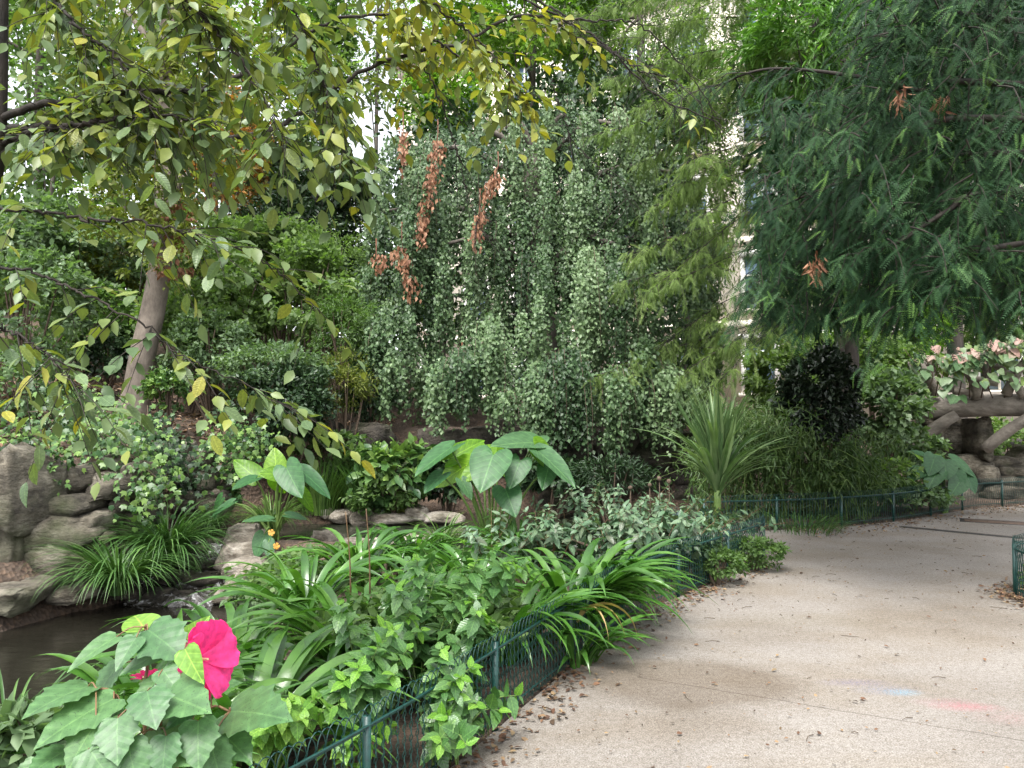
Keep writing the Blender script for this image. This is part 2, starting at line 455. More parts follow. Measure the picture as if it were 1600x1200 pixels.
for (cx, cy, rx, ry, cc, f) in [(2.02, 4.52, .17, .05, (.10, .09, .17), .5), (2.16, 4.40, .16, .07, (.12, .15, .24), .4), (2.24, 4.36, .09, .045, (.12, .27, .36), .6),
                                (2.40, 4.22, .14, .05, (.25, .10, .13), .4), (2.48, 4.15, .15, .05, (.33, .09, .12), .55), (2.62, 4.0, .17, .09, (.28, .16, .16), .35)]:
    col = mul_(col, cc, m_('MULTIPLY', m_('MULTIPLY', blob(cx - .02, cy + .07, rx * .85, ry * .85, .8, 1.6), f * 1.15), ramp_(nz_(75, 3.0, .8), [(.44, (.05, .05, .05)), (.58, (1, 1, 1))])), 'MIX')
ln = m_('ABSOLUTE', m_('ADD', m_('SUBTRACT', Y_, m_('ADD', m_('MULTIPLY', X_, -.52), 5.08)), m_('MULTIPLY', m_('SUBTRACT', nz_(3.0), .5), .05)))
col = mul_(col, (.55, .52, .5), m_('MULTIPLY', m_('LESS_THAN', ln, .005), m_('GREATER_THAN', X_, .75)))
L(col, p.inputs['Base Color'])
p.inputs['Roughness'].default_value = .93; p.inputs['Specular IOR Level'].default_value = .25
bp = node(t, 'ShaderNodeBump', Strength=.35, Distance=.006); L(nz_(150, 3.0, .7), bp.inputs['Height']); L(bp.outputs[0], p.inputs['Normal'])
path = struct(mk('path', flat_poly(PATH, 0.0), m, smooth=False))

# water
def watermat(name, scale, strength, col=(.012, .011, .008), foam=0.0):
    m, t, p = nt(name); L = t.links.new
    tc = node(t, 'ShaderNodeTexCoord'); mp = node(t, 'ShaderNodeMapping'); mp.inputs['Scale'].default_value = (1, 2.0, 1); L(tc.outputs['Object'], mp.inputs[0])
    n = node(t, 'ShaderNodeTexNoise', Scale=scale, Detail=4.0, Roughness=.6, Distortion=.6); L(mp.outputs[0], n.inputs['Vector'])
    bp = node(t, 'ShaderNodeBump', Strength=strength, Distance=.03); L(n.outputs[0], bp.inputs['Height']); L(bp.outputs[0], p.inputs['Normal'])
    p.inputs['Base Color'].default_value = (*col, 1); p.inputs['Roughness'].default_value = .06; p.inputs['Specular IOR Level'].default_value = .6
    if foam:
        r = ramp(t, [(.55, col), (.68, (foam, foam, foam))]); L(n.outputs[0], r.inputs[0]); L(r.outputs[0], p.inputs['Base Color'])
    return m
M_WATER = watermat('pool_water', 5, .18)
M_POND = watermat('pond_water', 6, .05, (.016, .02, .012))
M_RILL = watermat('rill_water', 11, .9, (.03, .027, .022), .30)
struct(mk('pool_water', flat_poly([(-14, 1), (-1.8, 1), (-1.8, 8.72), (-14, 8.72)], -.55), M_WATER))
struct(mk('pond_water', flat_poly([(-4.9, 10.18), (-3.2, 10.18), (-3.0, 9.0), (3.4, 9.0), (3.4, 13.3), (-4.9, 13.3)], -.12), M_POND))
# stepped rill running from the pond down to the pool
nx, ny = 34, 70
ux, uy = np.linspace(0, 1, nx), np.linspace(0, 1, ny)
UX, UY = np.meshgrid(ux, uy)
yy = 10.35 - UY * 1.85; xx = -4.5 + UX * (1.45 - .25 * UY) + .25 * UY
stp = UY * 4.0; fr = stp - np.floor(stp)
zz = -.10 - (np.floor(stp) + smooth01(.72, 1.0, fr + .12 * np.sin(UX * 9) + .08 * np.sin(UX * 23 + 1))) * .113
zz += .018 * np.sin(xx * 17 + yy * 9) * np.sin(yy * 13) + .012 * np.sin(xx * 31 - yy * 23)
V = np.stack([xx, yy, zz], -1).reshape(-1, 3); ii = np.arange(nx * ny).reshape(ny, nx)
a, b, c, d = ii[:-1, :-1].ravel(), ii[:-1, 1:].ravel(), ii[1:, 1:].ravel(), ii[1:, :-1].ravel()
struct(mk('stream_water', (V, np.concatenate([np.stack([a, c, b], 1), np.stack([a, d, c], 1)])), M_RILL))

# ------------------------------------------------------------------ rocks
def rockmat(name, dark, mid, light, moss=(.06, .075, .025), mossf=.5):
    m, t, p = nt(name); L = t.links.new
    tc = node(t, 'ShaderNodeTexCoord'); O = tc.outputs['Object']
    n1 = node(t, 'ShaderNodeTexNoise', Scale=2.6, Detail=10.0, Roughness=.68); L(O, n1.inputs['Vector'])
    rp = ramp(t, [(.36, dark), (.5, mid), (.63, light)]); L(n1.outputs[0], rp.inputs[0])
    mp = node(t, 'ShaderNodeMapping'); mp.inputs['Scale'].default_value = (1, 1, 2.2); L(O, mp.inputs[0])
    n2 = node(t, 'ShaderNodeTexNoise', Scale=3.0, Detail=8.0, Roughness=.7); L(mp.outputs[0], n2.inputs['Vector'])
    r2 = ramp(t, [(.38, (.3, .27, .23)), (.52, (1, 1, 1)), (.66, (1.3, 1.28, 1.25))]); L(n2.outputs[0], r2.inputs[0])
    mx = node(t, 'ShaderNodeMix', data_type='RGBA', blend_type='MULTIPLY'); mx.inputs[0].default_value = 1; L(rp.outputs[0], mx.inputs[6]); L(r2.outputs[0], mx.inputs[7])
    n3 = node(t, 'ShaderNodeTexNoise', Scale=1.7, Detail=6.0); L(O, n3.inputs['Vector'])
    r3 = ramp(t, [(.5, (0, 0, 0)), (.66, (mossf, mossf, mossf))]); L(n3.outputs[0], r3.inputs[0])
    mm = node(t, 'ShaderNodeMix', data_type='RGBA'); L(r3.outputs[0], mm.inputs[0]); L(mx.outputs[2], mm.inputs[6]); mm.inputs[7].default_value = (*moss, 1)
    L(mm.outputs[2], p.inputs['Base Color']); p.inputs['Roughness'].default_value = .85
    n4 = node(t, 'ShaderNodeTexNoise', Scale=14.0, Detail=10.0, Roughness=.72); L(mp.outputs[0], n4.inputs['Vector'])
    bp = node(t, 'ShaderNodeBump', Strength=1.0, Distance=.1); L(n4.outputs[0], bp.inputs['Height']); L(bp.outputs[0], p.inputs['Normal'])
    return m
M_ROCK = rockmat('limestone_weathered', (.055, .047, .034), (.165, .145, .108), (.30, .272, .215), mossf=.75)
M_ROCK_PALE = rockmat('limestone_pale', (.17, .14, .11), (.33, .29, .235), (.46, .42, .36), mossf=.25)
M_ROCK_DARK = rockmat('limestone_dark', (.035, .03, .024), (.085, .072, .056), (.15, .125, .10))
def ico(sub):
    bm = bmesh.new(); bmesh.ops.create_icosphere(bm, subdivisions=sub, radius=1.0)
    V = np.array([tuple(v.co) for v in bm.verts]); F = np.array([[v.index for v in f.verts] for f in bm.faces]); bm.free()
    return V, F
ICO3, ICO2 = ico(3), ico(2)
ICO4 = ico(4)
def rock_arrays(c, size, rotz=0, seed=0, box=.5, rough=.16, T=None, cuts=20):
    V, F = T or ICO3
    v = np.sign(V) * np.abs(V) ** box
    off = Vector((seed * 7.3, seed * 3.1, seed * 5.7))
    out = np.empty_like(v)
    for i, q in enumerate(v):
        w = Vector(q)
        n = noise.fractal(w * 1.1 + off, .8, 2.1, 4) * rough * 1.5 + (.5 - abs(noise.noise(Vector((q[0] * 1.4, q[1] * 1.4, q[2] * 3.2)) + off))) * rough * .8
        out[i] = q * (1 + n)
    rg = np.random.default_rng(int(seed) + 77)
    for _ in range(cuts):
        nn = unit(rg.normal(0, 1, 3) * (1, 1, .8)); o_ = rg.uniform(.66, .98) * (np.abs(nn).sum() ** .6)
        ex = np.maximum(0, out @ nn - o_); out = out - ex[:, None] * nn * .96
    s = np.asarray(size) / 2
    out = out * s
    hf = np.array([noise.fractal(Vector((q[0] * 5, q[1] * 5, q[2] * 8)) + off, .6, 2.2, 5) - 1.2 * max(0, .22 - abs(noise.noise(Vector((q[0] * 2.3, q[1] * 2.3, q[2] * 4.5)) + off * 1.7))) * 4 for q in out]) * min(size) * .075
    out = out + unit(out) * hf[:, None]
    ca, sa = math.cos(rotz), math.sin(rotz)
    out = np.stack([out[:, 0] * ca - out[:, 1] * sa, out[:, 0] * sa + out[:, 1] * ca, out[:, 2]], 1) + np.asarray(c)
    return out, F
_rs = [0]
def stone_px(parent, x0, y0, x1, y1, d, dep, mat, name='stone', rot=None, box=.36, rough=.13):
    _rs[0] += 1
    c = P((x0 + x1) / 2, (y0 + y1) / 2, d); w = (x1 - x0) / FPX * d; h = (y1 - y0) / FPX * d
    c = c + np.array((0, dep / 2, 0))
    T = ICO4 if (x1 - x0) > 60 or name == 'stone' and mat is not M_ROCK_DARK and (x1 - x0) > 40 else ICO3
    return mk(name, rock_arrays(c, (w * 1.2, dep, h * 1.2), rot if rot is not None else RNG.uniform(-.2, .2), _rs[0], box, rough, T), mat, parent, smooth=T is ICO4)

rw = thing('rock_wall', 'weathered grey-brown limestone rock wall on the left bank beside the stream', 'rock wall', (-5.4, 8.6, 0))
for a in [(-20, 705, 34, 830, 8.0, .9), (-60, 820, 8, 910, 8.0, .8), (62, 734, 120, 776, 8.7, .8), (28, 764, 66, 800, 8.55, .7), (14, 780, 120, 815, 8.45, .8),
          (0, 812, 116, 864, 8.3, 1.0), (-14, 856, 130, 926, 8.25, 1.1), (112, 806, 146, 842, 8.5, .7), (106, 836, 146, 872, 8.45, .8), (118, 745, 186, 783, 8.75, .8),
          (182, 727, 217, 775, 8.75, .7), (148, 710, 186, 733, 8.95, .6), (170, 772, 206, 802, 8.95, .6), (118, 780, 172, 806, 9.3, .5), (140, 800, 210, 860, 9.1, .6),
          (200, 775, 235, 850, 9.3, .6), (-70, 730, -18, 830, 7.9, .9)]:
    stone_px(rw, *a, M_ROCK)
rw2 = thing('rock_ledge', 'small stacked limestone ledge below the leaf-strewn slope, behind the grass clumps', 'rock ledge', (-4.4, 10.4, 0))
for a in [(262, 716, 298, 765, 10.3, .6), (290, 700, 322, 735, 10.5, .6), (296, 735, 326, 772, 10.35, .6), (250, 690, 290, 718, 10.6, .6), (322, 728, 352, 780, 10.7, .6), (255, 764, 300, 800, 10.3, .6), (300, 770, 345, 810, 10.4, .5)]:
    stone_px(rw2, *a, M_ROCK)
sh = thing('shore_slabs', 'flat muddy stone slabs along the pool edge under the rock wall', 'stones', (-5, 8, -.5))
for a in [(10, 914, 70, 936, 7.9, .5), (58, 922, 132, 946, 8.0, .5), (-40, 924, 30, 960, 7.5, .6), (120, 916, 176, 936, 8.3, .4), (170, 922, 214, 940, 8.5, .3), (222, 924, 262, 942, 8.6, .25), (268, 926, 300, 942, 8.65, .2)]:
    stone_px(sh, *a, M_ROCK_DARK if a[0] > 110 else M_ROCK, rough=.2)
isl = thing('rock_outcrop', 'pale rounded boulders of the islet between cascade and pond', 'boulders', (-2.8, 9, -.4))
for a in [(344, 828, 392, 868, 9.2, .6), (350, 828, 380, 846, 9.3, .4), (338, 856, 408, 902, 8.9, .6), (340, 888, 420, 942, 8.5, .7), (394, 886, 470, 948, 8.5, .7), (396, 866, 450, 896, 8.9, .5),
          (476, 838, 514, 884, 9.2, .5), (440, 880, 530, 940, 8.6, .6), (372, 838, 410, 880, 9.3, .5), (326, 928, 380, 946, 8.5, .4)]:
    stone_px(isl, *a, M_ROCK_PALE, box=.62)
st = thing('stepping_stones', 'flat wet dark stones forming the small steps of the cascade', 'stones', (-3.8, 9.4, -.4))
for a in [(232, 896, 290, 914, 8.95, .4), (280, 902, 336, 918, 8.9, .4), (250, 876, 300, 890, 9.35, .35), (296, 880, 338, 894, 9.3, .35), (272, 858, 320, 870, 9.75, .35), (306, 846, 344, 858, 10.05, .3)]:
    stone_px(st, *a, M_ROCK_DARK)
pe = thing('pond_edging', 'row of pale flat rocks edging the far side of the pond', 'rocks', (-1.9, 11.6, -.1))
for a in [(496, 798, 514, 812, 11.7, .4), (512, 800, 546, 818, 11.55, .5), (544, 799, 582, 822, 11.5, .5), (578, 803, 640, 822, 11.45, .5), (634, 796, 668, 816, 11.5, .5), (664, 806, 720, 822, 11.5, .5)]:
    stone_px(pe, *a, M_ROCK_PALE, box=.6)
pe2 = thing('pond_rocks', 'pale flat rocks at the near rim of the pond behind strap leaves', 'rocks', (-1.9, 9.6, -.1))
for a in [(566, 846, 616, 864, 9.6, .4), (610, 842, 670, 862, 9.6, .4), (505, 850, 572, 880, 9.4, .5)]:
    stone_px(pe2, *a, M_ROCK_PALE, box=.6)
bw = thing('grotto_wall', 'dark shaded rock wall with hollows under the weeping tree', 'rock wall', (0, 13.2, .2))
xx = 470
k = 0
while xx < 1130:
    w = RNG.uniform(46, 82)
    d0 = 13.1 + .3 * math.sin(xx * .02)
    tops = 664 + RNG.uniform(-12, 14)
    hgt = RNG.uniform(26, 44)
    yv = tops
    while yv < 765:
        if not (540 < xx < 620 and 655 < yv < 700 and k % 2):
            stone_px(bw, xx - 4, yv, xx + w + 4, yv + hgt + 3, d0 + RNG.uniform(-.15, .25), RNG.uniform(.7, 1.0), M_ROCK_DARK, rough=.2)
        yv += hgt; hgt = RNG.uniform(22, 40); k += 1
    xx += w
# ------------------------------------------------------------------ stone building far behind the trees
M_STONE = roughmat('facade_stone', [(.3, (.60, .54, .45)), (.7, (.74, .68, .58))], 1.5, .85, .15, .02)
M_PANE = bpy.data.materials.new('pane'); M_PANE.use_nodes = True
M_PANE.node_tree.nodes['Principled BSDF'].inputs['Base Color'].default_value = (.10, .15, .20, 1)
M_PANE.node_tree.nodes['Principled BSDF'].inputs['Roughness'].default_value = .08
M_WFRAME = roughmat('window_frame_white', [(.3, (.62, .6, .56)), (.7, (.7, .68, .64))], 3, .6, .05)
BO = np.array((-6.6, 46.0, 1.0)); BU = unit((22.6, -13.0, 0)); BN = np.array((BU[1], -BU[0], 0.0))
BN = BN if BN[1] < 0 else -BN
def bbox(u0, u1, w0, w1, z0, z1):
    """box on the facade: u along, w out of the wall, z up"""
    V = np.array([BO + BU * u + BN * w + np.array((0, 0, z)) for z in (z0, z1) for w in (w0, w1) for u in (u0, u1)])
    F = [(0, 1, 3), (0, 3, 2), (4, 6, 7), (4, 7, 5), (0, 4, 5), (0, 5, 1), (2, 3, 7), (2, 7, 6), (0, 2, 6), (0, 6, 4), (1, 5, 7), (1, 7, 3)]
    return V, np.array(F)
bl = thing('stone_building', 'cream stone apartment building with cornices glimpsed behind the trees', 'building', BO)
mk('wall', bbox(0, 34, -10, 0, 0, 20.6), M_STONE, bl, False)
ac = Acc()
for z, h, o in ((20.6, .5, .25), (21.1, .45, .6), (21.55, .35, .85), (21.9, .6, .5)): ac.add(*bbox(-o, 34, -10, o, z + .002, z + h))
mk('cornice', ac, M_STONE, bl, False)
for z in (4.4, 8.3, 12.2, 16.1): mk('string_course', bbox(-.12, 34, 0.003, .22, z, z + .35), M_STONE, bl, False)
for z in (5.3, 9.2, 13.1, 17.0, 1.4):
    for u in np.arange(1.6, 33, 3.1):
        fr = Acc()
        for q in ((u - .2, u, .004, .16, z - .02, z + 2.4), (u + 1.3, u + 1.5, .004, .16, z - .02, z + 2.4), (u - .3, u + 1.6, .004, .24, z + 2.401, z + 2.7), (u + .6, u + .7, .03, .08, z, z + 2.4), (u, u + .599, .03, .08, z + 1.5, z + 1.58), (u + .701, u + 1.3, .03, .08, z + 1.5, z + 1.58)):
            fr.add(*bbox(*q))
        w = mk('window', fr, M_WFRAME, bl, False)
        mk('pane', bbox(u, u + 1.3, .003, .02, z, z + 2.4), M_PANE, w, False)
        mk('sill', bbox(u - .3, u + 1.6, .005, .3, z - .2, z - .025), M_STONE, w, False)

# ------------------------------------------------------------------ foliage builders
def clumpy(c, rad, n, clumps, spread=.3, top=.25, fill=.55, flat=.7):
    """leaf positions in clumps through an ellipsoid; returns pos, outward"""
    c, rad = np.asarray(c, float), np.asarray(rad, float)
    dirs = unit(rv(clumps)); dirs[:, 2] = dirs[:, 2] * .9 + top * RNG.random(clumps); dirs = unit(dirs)
    rr = fill + (1.02 - fill) * RNG.random(clumps) ** .6
    cc = dirs * rr[:, None]
    k = RNG.integers(0, clumps, n)
    sz = (RNG.uniform(.6, 1.35, clumps) * spread)[k]
    q = rv(n); q /= np.maximum(np.linalg.norm(q, axis=1, keepdims=True), 1e-6)
    q = q * (RNG.random(n) ** .45)[:, None] * sz[:, None]; q[:, 2] *= flat
    p = cc[k] + q
    return c + p * rad, unit(p * rad), k
def leafy(acc, c, rad, n, size, T, clumps=40, spread=.3, droop=.2, upn=.9, tilt=.5, tint=None, **kw):
    pos, out, k = clumpy(c, rad, n, clumps, spread, **kw)
    y = out * .7 + rv(n, .55) + np.array((0, 0, -droop))
    z = np.array((0, 0, upn)) + out * .45 + rv(n, tilt)
    ct = RNG.normal(0, .16, clumps)[k]
    tt = np.clip(RNG.normal(.5, .2, n) + ct, 0, 1) if tint is None else tint
    V, F, T_ = scatter(T, pos, y, z, size * RNG.uniform(.65, 1.25, n), tt)
    acc.add(V, F, T_)
    return pos
def stems(base, tips, r, n=6, sides=5, sag=.1):
    ac = Acc()
    for tp in tips:
        mid = (np.asarray(base) * .5 + np.asarray(tp) * .5) + np.array((0, 0, sag)) + rv(1, .04)[0]
        V, F = tube(spline([base, mid, tp], n), r, r * .35, sides, cap=False); ac.add(V, F)
    return ac
def tree(name, label, px, py, d, rx, rz, n, leaf, mat, T=L2, clumps=60, spread=.26, trunk=.14, bark=None, ry=None, cat='tree', group=None, limbs=8, lean=0.0, droop=.25, mul=2.6, fill=.45):
    c = P(px, py, d); k = d / FPX
    rad = np.array((rx * k, (ry or rx * .8) * k, rz * k))
    bx, by = c[0] + lean, c[1]
    b = np.array((bx, by, gz(bx, by) - .1))
    o = thing(name, label, cat, b, group)
    top = c + np.array((0, 0, rad[2] * .5))
    tr = spline([b, b * .6 + c * .4 + rv(1, .12)[0], c, top], 12)
    mk('trunk', tube(tr, trunk, trunk * .25, 8), bark or M_BARK, o)
    ac = Acc()
    for i in range(limbs):
        s = tr[RNG.integers(4, 10)]
        e = c + unit(rv(1))[0] * rad * RNG.uniform(.6, .95)
        V, F = tube(spline([s, s * .5 + e * .5 + np.array((0, 0, .15 * rad[2])), e], 7), trunk * .28, trunk * .06, 5); ac.add(V, F)
    mk('branches', ac, bark or M_BARK, o)
    a2 = Acc(); leafy(a2, c, rad, int(n * mul), leaf * 1.1, T, int(clumps * 1.7), spread, droop, fill=fill)
    stuff(mk('crown', a2, mat, o))
    return o
def shrub(name, label, px, py, d, rx, rz, n, leaf, mat, T=L2, clumps=45, spread=.3, droop=.15, cat='shrub', group=None, nst=9, ry=None, fill=.5, stem=None, base_dy=None, dn=1.7, **kw):
    c = P(px, py, d); k = d / FPX
    rad = np.array((rx * k, (ry or rx * .8) * k, rz * k))
    b = np.array((c[0], c[1], gz(c[0], c[1]) - .03))
    o = thing(name, label, cat, b, group)
    tips = [c + unit(rv(1))[0] * rad * .8 for _ in range(nst)]
    mk('stems', stems(b, tips, .018 + rad[0] * .008), stem or M_TWIG, o)
    ac = Acc(); leafy(ac, c, rad, int(n * dn), leaf, T, int(clumps * 1.3), spread, droop, fill=fill, **kw)
    stuff(mk('foliage', ac, mat, o))
    return o

G_MID = leafmat('foliage_mid', [(.05, .095, .03), (.085, .15, .048), (.13, .205, .07)], .45, .42)
G_LIGHT = leafmat('foliage_light', [(.085, .14, .048), (.135, .21, .075), (.20, .285, .11)], .45, .44)
G_FRESH = leafmat('foliage_fresh', [(.08, .16, .02), (.13, .25, .03), (.20, .33, .05)], .45, .4)
G_GREY = leafmat('foliage_grey', [(.075, .125, .065), (.115, .18, .092), (.17, .24, .135)], .4, .36)
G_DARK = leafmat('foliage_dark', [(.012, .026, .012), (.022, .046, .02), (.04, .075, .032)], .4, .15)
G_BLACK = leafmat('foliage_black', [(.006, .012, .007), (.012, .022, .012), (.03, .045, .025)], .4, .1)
G_OLIVE = leafmat('foliage_olive', [(.07, .09, .02), (.12, .15, .03), (.19, .21, .05)], .45, .35)
G_ORANGE = leafmat('foliage_russet', [(.10, .10, .02), (.22, .12, .03), (.34, .17, .04), (.15, .16, .04)], .5, .35, glow=(1.4, 1.1, .6))
G_BROWN = leafmat('dead_leaves', [(.14, .06, .035), (.25, .12, .07), (.34, .19, .12)], .6, .2, glow=(1.3, 1.0, .7))
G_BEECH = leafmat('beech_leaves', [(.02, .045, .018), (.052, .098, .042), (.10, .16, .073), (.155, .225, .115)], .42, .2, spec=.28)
G_CYP = leafmat('cypress_leaves', [(.09, .145, .045), (.14, .205, .068), (.21, .285, .105)], .55, .44, spec=.1)
G_YEW = leafmat('yew_needles', [(.008, .025, .012), (.017, .044, .020), (.033, .075, .031), (.07, .138, .052)], .5, .14, spec=.08)
G_YEWTIP = leafmat('yew_new_shoots', [(.07, .15, .04), (.11, .21, .055)], .45, .25, spec=.15)
G_LAUREL = leafmat('laurel_leaves', [(.05, .12, .025), (.09, .20, .04), (.15, .28, .06)], .32, .3)
G_BAMBOO = leafmat('bamboo_leaves', [(.03, .065, .018), (.055, .10, .03), (.10, .15, .05)], .45, .3)
G_IVY = leafmat('ivy_leaves', [(.02, .055, .02), (.045, .10, .03), (.10, .18, .05), (.17, .27, .07)], .35, .2)

# ---- woods on the left slope and behind everything
for a in [
    ('grey-trunked woodland tree at far left behind the overhanging branches', 60, 150, 20, 190, 230, 6500, .19, G_MID, .2, L2),
    ('tall light green tree on the slope left of the leaning trunk', 175, 60, 23, 150, 240, 5500, .19, G_LIGHT, .16, L2),
    ('russet autumn tree glowing orange behind the leaning trunk', 335, 245, 18, 95, 120, 1500, .15, G_ORANGE, .12, L2),
    ('light green tree behind the russet tree at upper left', 385, 90, 25, 150, 220, 4200, .2, G_FRESH, .18, L2),
    ('dark leafy tree closing the wood low behind the russet tree', 330, 330, 26, 300, 110, 7000, .22, G_MID, .2, L2),
    ('long hedge-like tree row closing the gap low behind the slope shrubs', 430, 470, 21, 260, 80, 9000, .17, G_LIGHT, .14, L2),
    ('soft green tree mass low at the far left behind the slope', 60, 440, 21, 200, 110, 7000, .17, G_LIGHT, .14, L2),
    ('airy green tree beside the white sky gap', 505, 110, 22, 48, 190, 2600, .15, G_MID, .14, L2),
    ('thin pale green treetop partly screening the white sky gap', 590, 60, 25, 55, 110, 800, .16, G_LIGHT, .1, L2),
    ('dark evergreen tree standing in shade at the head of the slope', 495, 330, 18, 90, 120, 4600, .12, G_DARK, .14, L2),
    ('fresh green tree rising over the top of the weeping tree', 835, 10, 24, 160, 150, 7000, .19, G_FRESH, .18, L2),
    ('tall blue-green tree behind the feathery cypress top', 1000, 60, 23, 150, 200, 8000, .18, G_GREY, .18, L2N),
    ('mid green tree filling the gap behind the cypress', 1075, 250, 21, 95, 230, 6500, .17, G_LIGHT, .16, L2N),
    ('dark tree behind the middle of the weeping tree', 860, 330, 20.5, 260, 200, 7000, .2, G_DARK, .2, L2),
    ('small bright green tree peeking above the weeping tree on its left', 690, 160, 21, 70, 62, 2200, .14, G_FRESH, .1, L2),
    ('pale green tree beyond the log bridge at far right', 1540, 470, 24, 200, 150, 6500, .2, G_LIGHT, .16, L2),
    ('bright yellow-green tree seen through the gap left of the bridge', 1385, 520, 19, 85, 95, 3600, .15, G_FRESH, .12, L2),
    ('dark tree closing the view behind the great yew', 1490, 150, 20, 300, 320, 12000, .28, G_DARK, .25, L2),
    ('light green tree low behind the bamboo', 1250, 590, 18, 85, 80, 3600, .13, G_LIGHT, .1, L2)]:
    lab, px, py, d, rx, rz, n, lf, mt, tr_, T = a
    tree('woodland_tree', lab, px, py, d, rx, rz, n, lf, mt, T=T, clumps=70, trunk=tr_, bark=M_BARK, mul=1.5 if px < 340 and d > 19 and py < 200 else 2.3)
# thin bare trunks in the wood
for i, (px, d, y0, y1, r, lab) in enumerate([(186, 19, 560, 120, .07, 'slim pale trunk left of the leaning tree'), (120, 17, 560, 330, .05, 'thin grey sapling trunk on the far left slope'),
                                             (75, 16, 600, 240, .06, 'thin dark sapling trunk nearest the left edge'), (500, 20, 480, 130, .09, 'dark trunk in the shade left of the weeping tree')]):
    b = P(px, y0, d); b[2] = gz(b[0], b[1]) - .1; t_ = P(px + 12, y1, d)
    o = thing('sapling', lab, 'tree', b)
    mk('trunk', tube(spline([b, b * .5 + t_ * .5 + rv(1, .06)[0], t_], 9), r, r * .6, 7), M_BARK_PALE if i == 0 else M_BARK, o)
    ac = Acc(); leafy(ac, t_, (.9, .8, .8), 500, .13, L2, 20); stuff(mk('crown', ac, G_LIGHT if i % 2 else G_GREY, o))

# ---- leaning grey tree on the bank
b = P(205, 625, 12.6); b[2] = gz(b[0], b[1]) - .15
lt = thing('leaning_tree', 'stout pale grey-barked tree leaning right on the left slope', 'tree', b)
tp = np.vstack([b, PL([(222, 560, 12.6), (240, 480, 12.7), (252, 400, 12.8), (262, 250, 13), (264, 60, 13.2), (262, -120, 13.4)])])
tpx = 0
mk('trunk', tube(spline(tp, 26), np.concatenate([[.34, .27], np.linspace(.21, .14, 24)]), sides=14), M_BARK_PALE, lt)
ac = Acc()
for (x0, y0, x1, y1) in [(262, 250, 330, 120), (264, 120, 190, 10), (262, 60, 330, -80), (258, 330, 300, 265)]:
    V, F = tube(spline([P(x0, y0, 13), P((x0 + x1) / 2, (y0 + y1) / 2 - 10, 13), P(x1, y1, 13.2)], 8), .09, .03, 7); ac.add(V, F)
mk('branches', ac, M_BARK_PALE, lt)
ac = Acc()
leafy(ac, P(250, -60, 13.6), (2.6, 2.0, 1.6), 3200, .13, L2, 50)
leafy(ac, P(330, 110, 13.4), (1.2, 1.0, 1.0), 1600, .12, L2, 30)
leafy(ac, P(210, 170, 12.6), (1.2, .8, 1.2), 1800, .12, L2, 30)
leafy(ac, P(270, 290, 12.1), (.9, .5, .8), 1300, .10, L2, 30)
leafy(ac, P(255, 400, 11.9), (.7, .3, .6), 700, .09, L2, 24)
leafy(ac, P(200, 330, 12.2), (.9, .4, .7), 1000, .10, L2, 24)
stuff(mk('crown', ac, G_OLIVE, lt))
ac = Acc(); leafy(ac, P(262, 395, 12.55), (.38, .35, .55), 420, .10, L2, 16, droop=.8); leafy(ac, P(275, 345, 12.6), (.55, .4, .25), 280, .10, L2, 12, droop=.8)
stuff(mk('dead_foliage', ac, G_BROWN, lt))['label'] = 'withered brown leaves clinging to the trunk'

# ---- shrubs covering the left bank
SH = [('bank_shrub', 'broad-leaved grey-green shrub at the far left edge of the slope', 40, 480, 12.0, 95, 90, 2300, .11, G_GREY, L6),
      ('bank_shrub', 'grey-green thicket low at the left edge above the rock wall', 30, 600, 10.4, 60, 50, 900, .09, G_GREY, L6),
      ('bank_shrub', 'leafy green shrub left of the leaning trunk at mid slope', 150, 500, 14.5, 75, 65, 1800, .11, G_MID, L2W),
      ('bank_shrub', 'dark ivy-like shrub hugging the left side of the leaning trunk foot', 165, 555, 13.2, 40, 32, 900, .09, G_DARK, L2W),
      ('bank_shrub', 'light green layered shrub right of the leaning trunk', 350, 455, 14.2, 95, 75, 3000, .11, G_LIGHT, L2W),
      ('bank_shrub', 'pale green layered shrub spreading beside the weeping tree', 470, 455, 14.4, 90, 80, 3000, .11, G_LIGHT, L2W),
      ('bank_shrub', 'grey-green small-leaved shrub in the middle of the slope', 330, 545, 12.8, 75, 58, 2600, .085, G_GREY, L2),
      ('bank_shrub', 'dark glossy evergreen mound at the foot of the slope', 438, 635, 11.8, 82, 62, 4200, .085, G_DARK, L2),
      ('bank_shrub', 'silvery small-leaved shrub draped above the dark mound', 425, 575, 12.4, 85, 38, 2600, .08, G_GREY, L2),
      ('bank_shrub', 'yellowish twiggy shrub between the dark mound and the grotto', 535, 600, 12.7, 48, 48, 1500, .08, G_OLIVE, L2N),
      ('bank_shrub', 'green feathery shrub left of the weeping curtain', 540, 510, 13.6, 58, 60, 1900, .1, G_MID, L2N),
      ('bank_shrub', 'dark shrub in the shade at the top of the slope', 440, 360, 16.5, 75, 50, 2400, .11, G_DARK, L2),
      ('bank_shrub', 'fresh green shrub at the top of the slope below the russet tree', 330, 385, 16, 90, 45, 2200, .12, G_LIGHT, L2W),
      ('bank_shrub', 'tangled shrub behind the leaning trunk on its left', 120, 400, 15.8, 110, 60, 2600, .12, G_GREY, L2W),
      ('bank_shrub', 'low sapling with rosettes of leaves at the foot of the leaning trunk', 262, 605, 11.6, 36, 30, 600, .08, G_IVY, L2W)]
